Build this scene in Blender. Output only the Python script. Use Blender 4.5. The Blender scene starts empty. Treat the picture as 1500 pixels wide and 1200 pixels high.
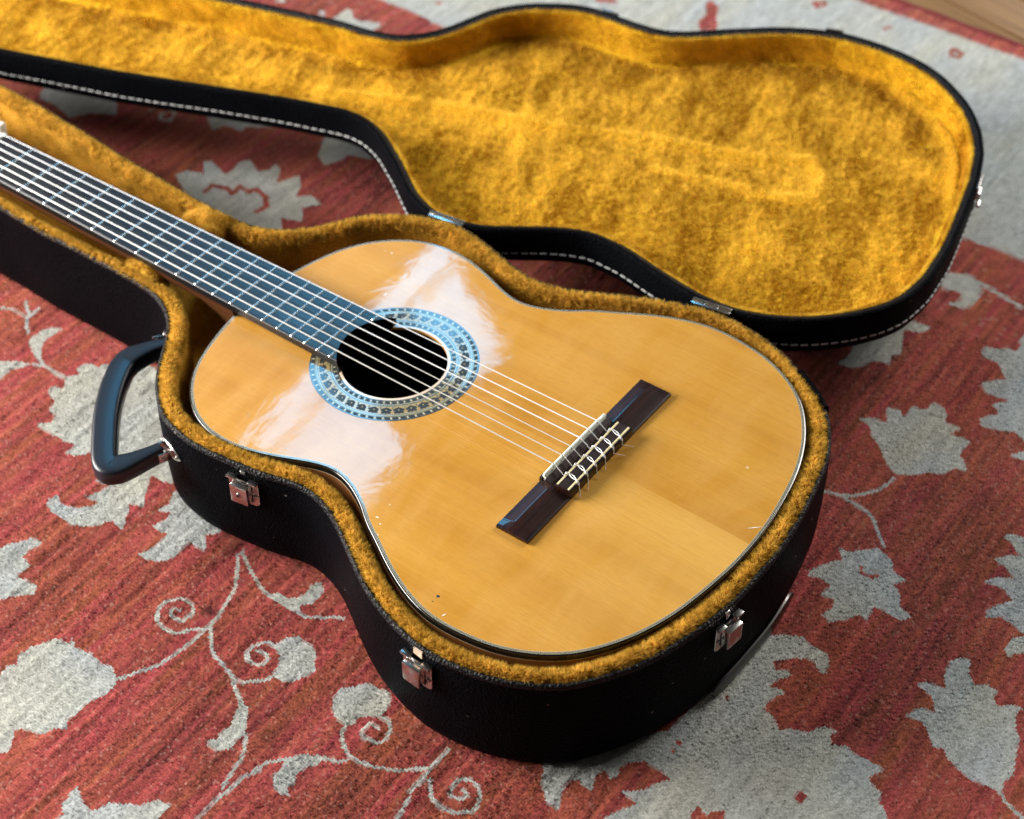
import bpy, bmesh, math
import numpy as np
from mathutils import Vector, Matrix
MM = 0.001                                   # everything below is written in millimetres
SC = bpy.context.scene
SC.unit_settings.system = 'METRIC'
# ---------------------------------------------------------------- camera
cam = bpy.data.cameras.new('camera'); co = bpy.data.objects.new('camera', cam); SC.collection.objects.link(co); SC.camera = co
cam.sensor_fit = 'HORIZONTAL'; cam.sensor_width = 36.0; cam.lens = 65.2286; cam.clip_start = .05; cam.clip_end = 30
co.matrix_world = Matrix([[0.808706, -0.410109, 0.421669, 0.543534], [0.58821, 0.561599, -0.581906, -0.831929], [0.001836, 0.718621, 0.695399, 1.007804], [0.0, 0.0, 0.0, 1.0]])
cam.dof.use_dof = True; cam.dof.aperture_fstop = 5.6; cam.dof.focus_distance = 1.362; cam.dof.aperture_blades = 0
# ---------------------------------------------------------------- daylight from two windows in the wall beyond the head of the guitar
SC.view_settings.view_transform = 'Standard'; SC.view_settings.look = 'None'; SC.view_settings.exposure = .10; SC.view_settings.gamma = 1
w = bpy.data.worlds.new("World"); SC.world = w; w.use_nodes = True
bg = w.node_tree.nodes['Background']; bg.inputs['Color'].default_value = (1.0, .93, .84, 1); bg.inputs['Strength'].default_value = .04
def window(name, y, z, wy, hz, watts, col, tilt=0.0, x=-2.0, face=0.0):
    """pane in the wall x = -2 m; y, z = centre in metres over the guitar top"""
    L = bpy.data.lights.new(name, 'AREA'); L.shape = 'RECTANGLE'; L.size = wy; L.size_y = hz; L.energy = watts; L.color = col
    o = bpy.data.objects.new(name, L); SC.collection.objects.link(o)
    zz = Vector((-1, 0, 0)); zz.rotate(Matrix.Rotation(face, 3, 'Z'))
    a = Vector((0, 0, 1)).cross(zz); b = zz.cross(a)
    xx = a * math.cos(tilt) + b * math.sin(tilt); yy = zz.cross(xx)
    o.matrix_world = Matrix(((xx.x, yy.x, zz.x, x), (xx.y, yy.y, zz.y, y), (xx.z, yy.z, zz.z, z), (0, 0, 0, 1)))
    return o
SKY = (.13, .56, .96)
TL = math.radians(20)      # local x runs towards -y
def pane(u0, u1, v0, v1, rad):
    """part of the upper window or of the added light below; u along the sill (m), v up the jamb (m)"""
    cu, cv = (u0 + u1) / 2, (v0 + v1) / 2
    ax = Vector((0, math.cos(TL), -math.sin(TL))); ay = Vector((0, math.sin(TL), math.cos(TL)))
    c = Vector((0, 1.22, 2.13)) + ax * cu + ay * cv
    window('window_or_fill_light', c.y, c.z, u1 - u0, v1 - v0, rad * math.pi * (u1 - u0) * (v1 - v0), SKY, TL)
# split by glazing bars; middle pane cut short to shape the reflection
for u0, u1, v0, v1 in ((0, 1.12, 0, .17), (0, .46, .21, .93), (.46, .80, .21, .44), (.82, 1.12, .21, .93)):
    pane(u0, u1, v0, v1, 12.5)
def added_pane(u0, u1, v0, v1, rad):
    global SKY
    keep = SKY; SKY = (.35, .62, 1.0); pane(u0, u1, v0, v1, rad); SKY = keep
added_pane(-.55, 1.0, -1.0, -.08, .6)  # dim blue pane added under the window to tint the fingerboard's reflection
window('window_or_fill_light', -1.25, .88, 1.9, 1.15, 205, (1.0, .97, .93))
# window in the wall on the far side of the rug
window('window_or_fill_light', 3.0, 1.9, 1.7, 1.5, 125, (1.0, .97, .93), 0, .75, -math.pi / 2)
SC.cycles.use_denoising = True; SC.cycles.denoising_prefilter = 'NONE'

# ---------------------------------------------------------------- traced outlines in millimetres, in the plane of each thing
FILL = [[[-470,-101],[-468,-94],[-463,-90],[-471,-87],[-470,-80],[-466,-74],[-456,-74],[-455,-67],[-444,-63],[-435,-48],[-416,-45],[-353,-65],[-304,-116],[-306,-139],[-314,-142],[-327,-142],[-319,-154],[-313,-164],[-306,-172],[-310,-174],[-318,-176],[-312,-183],[-309,-190],[-303,-198],[-303,-200],[-309,-200],[-316,-198],[-320,-204],[-322,-209],[-331,-216],[-339,-221],[-348,-220],[-364,-220],[-373,-216],[-375,-211],[-373,-203],[-369,-205],[-365,-209],[-358,-208],[-348,-204],[-341,-196],[-340,-190],[-346,-191],[-354,-191],[-349,-184],[-347,-178],[-346,-171],[-346,-168],[-352,-173],[-360,-174],[-356,-168],[-347,-161],[-370,-153],[-388,-153],[-388,-158],[-395,-164],[-404,-165],[-403,-157],[-405,-153],[-412,-157],[-422,-156],[-431,-157],[-447,-157],[-446,-152],[-440,-147],[-442,-139],[-452,-138],[-455,-132],[-455,-127],[-464,-125],[-471,-120],[-470,-113],[-461,-112],[-466,-105]],[[-298,-147],[-295,-151],[-292,-157],[-295,-169],[-288,-166],[-283,-163],[-282,-172],[-285,-184],[-276,-184],[-271,-181],[-269,-188],[-269,-198],[-271,-207],[-274,-212],[-265,-212],[-257,-209],[-251,-205],[-248,-197],[-249,-187],[-249,-178],[-240,-179],[-232,-179],[-238,-170],[-245,-165],[-235,-156],[-250,-139],[-295,-126]],[[-537,-124],[-533,-119],[-522,-111],[-507,-105],[-511,-114],[-517,-121],[-515,-135],[-517,-143]],[[-519,-55],[-520,-65],[-521,-72],[-520,-79],[-514,-87],[-506,-95],[-505,-99],[-514,-96],[-529,-88],[-535,-83],[-533,-76],[-534,-68],[-529,-60]],[[-377,-281],[-367,-272],[-365,-264],[-359,-257],[-354,-249],[-344,-248],[-344,-253],[-347,-258],[-346,-268],[-335,-270],[-334,-275],[-335,-285],[-325,-283],[-315,-282],[-310,-289],[-315,-293],[-324,-303],[-326,-310],[-338,-318]],[[-278,-368],[-273,-359],[-275,-350],[-270,-345],[-275,-339],[-274,-328],[-269,-319],[-265,-310],[-253,-308],[-255,-302],[-246,-308],[-232,-305],[-220,-307],[-211,-304],[-199,-311],[-195,-318],[-197,-330],[-201,-340],[-200,-348],[-201,-359],[-196,-365],[-204,-371],[-208,-380],[-223,-384],[-226,-389],[-218,-399],[-215,-405],[-220,-408],[-224,-418]],[[-162,-184],[-158,-176],[-148,-176],[-141,-170],[-140,-163],[-141,-154],[-138,-148],[-129,-153],[-128,-162],[-128,-169],[-134,-176],[-130,-182],[-136,-184],[-146,-184],[-154,-184]],[[-109,-273],[-102,-272],[-95,-282],[-87,-292],[-89,-300],[-87,-307],[-93,-315],[-103,-315],[-107,-311],[-102,-308],[-103,-299],[-102,-292],[-106,-284],[-109,-276]],[[-125,-216],[-122,-207],[-116,-200],[-108,-201],[-100,-201],[-92,-206],[-89,-213],[-84,-216],[-85,-225],[-91,-235],[-96,-240],[-104,-240],[-108,-240],[-110,-231],[-115,-222],[-123,-220]],[[-152,-414],[-152,-408],[-154,-401],[-154,-396],[-141,-403],[-133,-405],[-128,-402],[-127,-396],[-125,-392],[-119,-389],[-112,-384],[-106,-382],[-103,-375],[-98,-370],[-88,-369],[-88,-373],[-88,-383],[-80,-388],[-142,-433],[-146,-425],[-144,-419]],[[-51,-293],[-45,-285],[-41,-279],[-33,-276],[-28,-276],[-28,-282],[-33,-287],[-34,-296],[-31,-303],[-32,-310],[-26,-313],[-34,-316],[-42,-314],[-47,-308],[-46,-300],[-48,-295]],[[-57,-229],[-58,-219],[-52,-213],[-48,-207],[-45,-203],[-37,-202],[-26,-200],[-20,-206],[-18,-214],[-18,-221],[-23,-224],[-31,-232],[-29,-237],[-33,-243],[-40,-243],[-47,-241],[-52,-236]],[[99,-180],[108,-192],[111,-199],[117,-205],[124,-211],[132,-211],[135,-211],[131,-203],[127,-194],[127,-187],[131,-181],[135,-184],[142,-184],[145,-183],[142,-178],[140,-172],[141,-163],[145,-165],[149,-168],[152,-163],[150,-156],[152,-148],[161,-140],[168,-141],[174,-141],[184,-142],[177,-153],[174,-162],[166,-169],[160,-171],[168,-173],[176,-174],[169,-187],[166,-193],[163,-200],[168,-213],[201,-190],[336,-91],[326,-81],[321,-75],[314,-71],[311,-62],[301,-61],[298,-57],[304,-45],[296,-44],[287,-44],[279,-45],[272,-42],[263,-48],[258,-41],[260,-34],[252,-36],[247,-40],[244,-48],[237,-50],[229,-53],[226,-58],[219,-53],[212,-49],[207,-51],[206,-42],[208,-34],[213,-27],[205,-26],[199,-29],[201,-19],[208,-9],[202,-7],[194,-12],[190,-6],[196,2],[208,11],[216,11],[224,5],[227,7],[226,15],[220,24],[211,24],[202,25],[196,28],[179,19],[171,9],[160,-106]],[[167,89],[172,101],[183,115],[173,123],[184,125],[192,136],[200,142],[207,140],[214,137],[222,127],[234,125],[228,115],[236,110],[242,98],[255,94],[249,86],[241,86],[232,87],[226,86],[228,71],[220,72],[214,61],[206,53],[197,54],[200,66],[198,74],[186,73],[188,86],[178,87],[169,84]],[[115,265],[123,272],[138,274],[129,291],[140,294],[147,288],[146,305],[157,307],[159,322],[170,320],[176,313],[177,305],[192,305],[188,292],[199,297],[207,295],[205,283],[206,275],[215,269],[219,261],[210,260],[204,246],[194,242],[183,229],[172,223],[160,231],[148,244],[136,251],[128,262]],[[305,245],[289,222],[278,220],[275,213],[285,211],[292,203],[298,203],[287,198],[279,186],[290,185],[302,177],[290,172],[283,161],[291,161],[298,163],[310,156],[302,144],[298,135],[301,128],[310,135],[324,132],[331,130],[351,144]],[[334,130],[326,120],[326,107],[332,101],[334,107],[341,115],[358,127],[352,141]],[[297,7],[294,5],[298,17],[303,21],[311,21],[304,32],[298,35],[287,37],[294,44],[307,47],[300,58],[298,73],[302,79],[308,83],[313,79],[311,76],[317,68],[323,61],[331,69],[340,67],[339,61],[345,54],[352,62],[361,64],[359,56],[364,46],[371,38],[374,26],[378,14],[381,5],[378,-4],[381,-14],[372,-14],[357,-16],[348,-14],[336,-9],[331,-4],[323,-6],[316,2],[307,8]],[[215,478],[183,450],[190,425],[176,419],[162,412],[164,402],[172,400],[181,400],[196,386],[181,367],[189,359],[212,361],[200,349],[211,341],[199,326],[205,318],[221,323],[231,329],[242,324],[274,345]],[[238,301],[250,315],[265,318],[252,302]],[[84,481],[96,491],[107,496],[116,492],[127,481],[131,464],[127,450],[118,445],[111,447],[116,456],[115,467],[101,464],[93,463]],[[84,394],[95,407],[102,406],[113,409],[111,400],[108,395],[94,390],[108,358],[101,355],[106,341],[96,340],[89,333],[88,324],[79,316],[67,315],[71,326],[69,339],[60,359],[62,393]],[[-672,478],[-677,489],[-671,490],[-665,480]],[[-655,483],[-653,495],[-654,506],[-648,510],[-636,497],[-625,497],[-610,507],[-601,501],[-609,477],[-648,474]],[[-731,472],[-729,485],[-719,477],[-725,471]],[[-597,172],[-591,184],[-573,189],[-589,203],[-583,210],[-558,201],[-555,208],[-560,225],[-554,234],[-533,224],[-526,234],[-529,245],[-518,240],[-508,222],[-497,245],[-484,230],[-477,215],[-465,227],[-450,221],[-460,206],[-447,190],[-467,182],[-452,168],[-480,119],[-548,144]],[[-817,207],[-782,222],[-742,237],[-716,210],[-739,198],[-751,178],[-779,185],[-802,185]],[[-645,267],[-630,284],[-578,294],[-571,290],[-583,280],[-594,274],[-593,265],[-611,263],[-618,249]],[[-519,309],[-502,328],[-469,327],[-455,306],[-480,298],[-479,289],[-488,272],[-504,280]]]
RED = [[[263,-95],[270,-96],[270,-105],[263,-104]],[[213,-148],[217,-152],[222,-153],[222,-148],[227,-144],[230,-142],[232,-149],[232,-158],[217,-169],[211,-157]],[[170,-109],[174,-111],[173,-115],[170,-114]],[[171,-118],[175,-120],[172,-124]],[[177,-54],[180,-54],[182,-57],[179,-58]],[[196,117],[198,119],[202,113],[209,113],[212,119],[214,116],[211,110],[201,110]],[[-339,751],[-337,760],[-324,755],[-314,734],[-301,715],[-316,701],[-327,717],[-326,732]],[[-157,828],[-150,833],[-148,824],[-153,820]],[[-445,689],[-423,701],[-421,693],[-440,681]],[[-585,579],[-580,582],[-575,576],[-580,575]]]
STEM = [[[-470,-101],[-483,-101],[-495,-100],[-506,-105]],[[-587,-69],[-576,-64],[-556,-64],[-550,-71],[-541,-78]],[[-575,-49],[-556,-62]],[[-557,-49],[-555,-63]],[[-505,-97],[-496,-101]],[[-199,-311],[-191,-298],[-184,-285],[-180,-270],[-178,-255],[-177,-238],[-179,-220],[-183,-206],[-188,-192],[-199,-177],[-210,-164]],[[-210,-160],[-195,-169],[-181,-176],[-168,-181],[-158,-182]],[[-132,-182],[-124,-183],[-115,-177],[-108,-171],[-99,-166]],[[-178,-237],[-185,-242],[-189,-247],[-194,-253],[-203,-255],[-213,-253],[-220,-246],[-223,-238],[-220,-230],[-213,-225],[-204,-224],[-197,-229],[-197,-236],[-198,-241],[-207,-243],[-212,-240],[-212,-236],[-206,-234]],[[-176,-233],[-170,-240],[-160,-249],[-153,-252],[-141,-255],[-130,-258],[-120,-258],[-116,-253],[-109,-246],[-107,-239]],[[-128,-261],[-119,-267],[-112,-270],[-106,-276]],[[-130,-258],[-123,-264],[-111,-272]],[[-87,-292],[-79,-302],[-75,-310],[-73,-321],[-69,-337]],[[-58,-309],[-63,-320],[-64,-333],[-66,-347],[-66,-359],[-66,-367]],[[-124,-217],[-132,-218],[-137,-226],[-138,-234],[-132,-240],[-125,-239],[-120,-238],[-119,-231],[-124,-227],[-132,-229]],[[-61,-313],[-58,-301],[-51,-293]],[[-33,-276],[-24,-273],[-16,-270],[-13,-265]],[[-24,-257],[-15,-262],[-4,-261],[5,-259],[13,-255],[19,-253],[24,-249],[31,-243],[37,-237]],[[40,-215],[41,-224],[39,-233],[41,-244],[41,-255],[40,-262]],[[43,-264],[45,-273],[47,-284],[51,-291]],[[-33,-243],[-32,-249],[-27,-255],[-20,-258]],[[-23,-224],[-16,-221],[-10,-221],[-4,-228],[-2,-235],[-5,-241],[-12,-243],[-19,-243],[-21,-237],[-20,-230],[-11,-231]],[[45,-243],[48,-247],[54,-254],[61,-257],[71,-257],[78,-255],[86,-248]],[[69,-227],[64,-229],[61,-234],[63,-242],[65,-246],[73,-244],[76,-239],[69,-236]],[[66,-226],[76,-228],[83,-234],[87,-244],[82,-252]],[[133,170],[138,172],[148,175],[161,173],[171,173],[183,167],[193,156],[203,146]],[[149,176],[157,181],[163,189],[170,200],[173,211],[174,220]],[[378,-13],[387,-19],[397,-22],[406,-26]],[[109,492],[127,490],[147,485],[169,481]],[[-695,236],[-689,251],[-670,249],[-665,236],[-674,232],[-682,240],[-677,244]]]
REDLINE = [[[-242,826],[-234,832],[-230,828],[-235,820],[-242,823]],[[-74,823],[-73,831],[-64,830],[-63,821],[-70,817],[-74,823]],[[-554,169],[-555,180],[-540,185],[-530,182],[-532,195],[-519,194],[-516,202],[-501,198],[-490,187],[-493,175]]]
GR = [246.8,247.0,247.3,247.5,247.5,247.6,247.8,248.5,249.4,250.5,251.7,252.1,252.1,253.4,254.4,254.1,254.2,254.0,254.1,254.0,253.1,250.8,248.3,246.5,243.3,240.1,238.2,232.7,227.0,225.3,220.6,216.0,213.3,206.0,198.4,194.4,187.8,179.8,175.2,170.6,163.2,157.3,154.6,151.9,148.5,144.8,139.4,134.0,132.3,134.2,132.1,127.4,125.7,129.9,130.1,126.4,127.6,133.8,134.9,139.2,145.9,151.9,161.9,170.0,179.1,187.5,194.5,202.3,207.8,214.7,219.2,222.6,226.5,229.1,231.0,233.6,235.1,236.1,237.1,237.1,237.1,237.0,236.3,236.2,236.5,236.2,236.2,236.7,237.2,235.6,235.9]
CASE = [[-929.1,19.9],[-928.0,27.3],[-926.3,34.6],[-924.2,41.8],[-921.6,48.8],[-917.7,55.2],[-912.5,60.5],[-906.5,65.0],[-900.3,69.2],[-893.9,73.0],[-887.1,76.0],[-879.9,78.1],[-872.6,79.7],[-865.2,81.1],[-857.9,82.5],[-850.6,83.9],[-843.2,85.3],[-835.8,86.4],[-828.4,87.4],[-821.0,88.3],[-813.5,89.2],[-806.1,90.1],[-798.7,91.0],[-791.2,91.6],[-783.7,91.7],[-776.3,91.6],[-768.8,91.4],[-761.3,91.1],[-753.8,90.8],[-746.4,90.6],[-738.9,90.4],[-731.4,90.1],[-723.9,89.9],[-716.5,89.6],[-709.0,89.4],[-701.5,89.2],[-694.0,88.9],[-686.6,88.7],[-679.1,88.5],[-671.6,88.1],[-664.1,87.7],[-656.7,87.1],[-649.2,86.5],[-641.8,85.8],[-634.3,85.1],[-626.9,84.5],[-619.4,83.8],[-612.0,83.1],[-604.5,82.5],[-597.1,81.7],[-589.6,81.0],[-582.2,80.2],[-574.8,79.4],[-567.3,78.6],[-559.9,77.8],[-552.5,77.0],[-545.0,76.3],[-537.6,75.6],[-530.1,75.0],[-522.6,74.5],[-515.2,74.0],[-507.7,73.5],[-500.2,73.0],[-492.8,72.5],[-485.3,71.9],[-477.9,71.3],[-470.4,70.6],[-463.0,69.9],[-455.5,69.3],[-448.1,68.8],[-440.6,68.4],[-433.1,68.3],[-425.6,68.3],[-418.2,68.4],[-410.7,68.7],[-403.2,69.0],[-395.7,69.6],[-388.4,70.9],[-381.3,73.3],[-374.6,76.5],[-368.2,80.4],[-362.2,84.8],[-356.5,89.7],[-351.3,95.0],[-346.5,100.8],[-342.1,106.9],[-338.1,113.2],[-334.3,119.6],[-330.6,126.2],[-326.7,132.5],[-322.0,138.3],[-316.6,143.5],[-310.8,148.2],[-304.9,152.8],[-298.7,157.0],[-292.4,161.0],[-285.8,164.6],[-279.1,167.9],[-272.2,170.7],[-265.0,172.9],[-257.8,174.7],[-250.4,176.0],[-243.0,176.6],[-235.5,176.2],[-228.1,175.1],[-220.8,173.6],[-213.5,171.9],[-206.2,170.1],[-199.0,168.1],[-191.8,166.0],[-184.7,163.9],[-177.5,161.7],[-170.3,159.7],[-163.0,158.1],[-155.6,157.1],[-148.1,156.9],[-140.6,157.5],[-133.3,158.8],[-126.1,160.8],[-119.0,163.2],[-112.1,165.9],[-105.2,169.0],[-98.6,172.4],[-92.0,176.0],[-85.4,179.5],[-78.7,182.9],[-72.0,186.2],[-65.3,189.5],[-58.5,192.7],[-51.7,195.8],[-44.8,198.6],[-37.8,201.3],[-30.7,203.7],[-23.7,206.1],[-16.5,208.3],[-9.2,210.0],[-1.8,211.0],[5.6,211.5],[13.1,211.5],[20.6,211.0],[28.0,210.1],[35.4,208.9],[42.7,207.5],[50.0,205.8],[57.2,203.8],[64.3,201.4],[71.3,198.7],[78.0,195.4],[84.5,191.8],[91.0,188.0],[97.5,184.3],[103.9,180.5],[110.4,176.7],[116.7,172.6],[122.7,168.2],[128.2,163.1],[133.2,157.6],[137.8,151.7],[142.1,145.5],[146.0,139.2],[149.6,132.6],[152.8,125.9],[155.7,119.0],[158.1,111.9],[160.2,104.7],[161.9,97.4],[163.4,90.1],[165.0,82.8],[166.5,75.5],[167.9,68.1],[169.2,60.8],[170.4,53.4],[171.4,46.0],[172.4,38.5],[173.2,31.1],[173.9,23.7],[174.5,16.2],[174.8,8.7],[174.9,1.2],[174.8,-6.2],[174.6,-13.7],[174.5,-21.2],[174.3,-28.7],[174.0,-36.1],[173.6,-43.6],[172.9,-51.1],[172.0,-58.5],[170.9,-65.9],[169.5,-73.2],[167.9,-80.5],[166.1,-87.8],[164.2,-95.0],[162.2,-102.2],[160.1,-109.4],[157.9,-116.6],[155.5,-123.7],[152.7,-130.6],[149.5,-137.4],[146.0,-144.0],[142.3,-150.4],[138.3,-156.8],[134.2,-163.0],[129.8,-169.1],[125.2,-175.0],[120.1,-180.5],[114.6,-185.5],[108.6,-190.0],[102.4,-194.1],[95.9,-197.8],[89.2,-201.1],[82.3,-204.1],[75.3,-206.7],[68.2,-209.0],[60.9,-210.8],[53.6,-212.3],[46.2,-213.4],[38.8,-214.3],[31.3,-214.8],[23.8,-214.9],[16.4,-214.6],[8.9,-213.7],[1.6,-212.2],[-5.7,-210.5],[-12.9,-208.5],[-20.0,-206.3],[-27.1,-203.9],[-34.1,-201.3],[-41.0,-198.4],[-47.7,-195.1],[-54.3,-191.6],[-60.8,-187.9],[-67.2,-184.0],[-73.5,-179.9],[-79.8,-175.8],[-86.0,-171.8],[-92.4,-167.7],[-98.7,-163.8],[-105.2,-160.0],[-111.8,-156.5],[-118.5,-153.3],[-125.5,-150.6],[-132.7,-148.4],[-140.0,-147.1],[-147.5,-146.6],[-154.9,-147.0],[-162.3,-148.4],[-169.5,-150.3],[-176.7,-152.3],[-184.0,-153.9],[-191.4,-155.3],[-198.8,-156.5],[-206.2,-157.5],[-213.6,-158.5],[-221.0,-159.3],[-228.5,-160.0],[-235.9,-160.5],[-243.4,-160.7],[-250.9,-160.4],[-258.3,-159.6],[-265.7,-158.4],[-273.0,-156.9],[-280.2,-155.0],[-287.2,-152.2],[-293.7,-148.5],[-299.8,-144.2],[-305.6,-139.5],[-311.3,-134.6],[-316.7,-129.4],[-321.8,-124.0],[-326.6,-118.3],[-331.1,-112.3],[-335.3,-106.1],[-339.3,-99.8],[-343.4,-93.5],[-347.5,-87.3],[-351.8,-81.2],[-356.4,-75.2],[-361.4,-69.7],[-366.9,-64.6],[-373.0,-60.2],[-379.4,-56.4],[-386.2,-53.2],[-393.2,-50.7],[-400.4,-48.8],[-407.8,-47.7],[-415.3,-47.0],[-422.7,-46.5],[-430.2,-46.1],[-437.7,-45.8],[-445.2,-45.7],[-452.6,-45.6],[-460.1,-45.6],[-467.6,-45.6],[-475.1,-45.5],[-482.6,-45.6],[-490.0,-45.6],[-497.5,-45.8],[-505.0,-46.0],[-512.5,-46.1],[-520.0,-46.3],[-527.4,-46.4],[-534.9,-46.3],[-542.4,-46.0],[-549.9,-45.6],[-557.3,-45.2],[-564.8,-44.8],[-572.3,-44.4],[-579.7,-44.0],[-587.2,-43.7],[-594.7,-43.6],[-602.2,-43.5],[-609.6,-43.4],[-617.1,-43.4],[-624.6,-43.4],[-632.1,-43.3],[-639.6,-43.3],[-647.0,-43.2],[-654.5,-43.2],[-662.0,-43.1],[-669.5,-43.1],[-677.0,-43.1],[-684.4,-43.2],[-691.9,-43.5],[-699.4,-43.8],[-706.9,-44.1],[-714.3,-44.4],[-721.8,-44.7],[-729.3,-45.0],[-736.8,-45.3],[-744.2,-45.6],[-751.7,-45.9],[-759.2,-46.2],[-766.7,-46.5],[-774.1,-46.8],[-781.6,-47.1],[-789.1,-47.3],[-796.6,-47.6],[-804.0,-47.9],[-811.5,-48.2],[-819.0,-48.5],[-826.5,-48.8],[-833.9,-49.1],[-841.4,-49.4],[-848.9,-49.6],[-856.4,-49.7],[-863.8,-49.3],[-871.3,-48.6],[-878.7,-47.7],[-886.1,-46.9],[-893.5,-45.8],[-900.8,-43.9],[-907.4,-40.5],[-913.0,-35.6],[-918.0,-30.0],[-922.3,-23.9],[-925.5,-17.1],[-927.2,-9.9],[-928.2,-2.5],[-928.8,5.0],[-929.3,12.5]]
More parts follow.
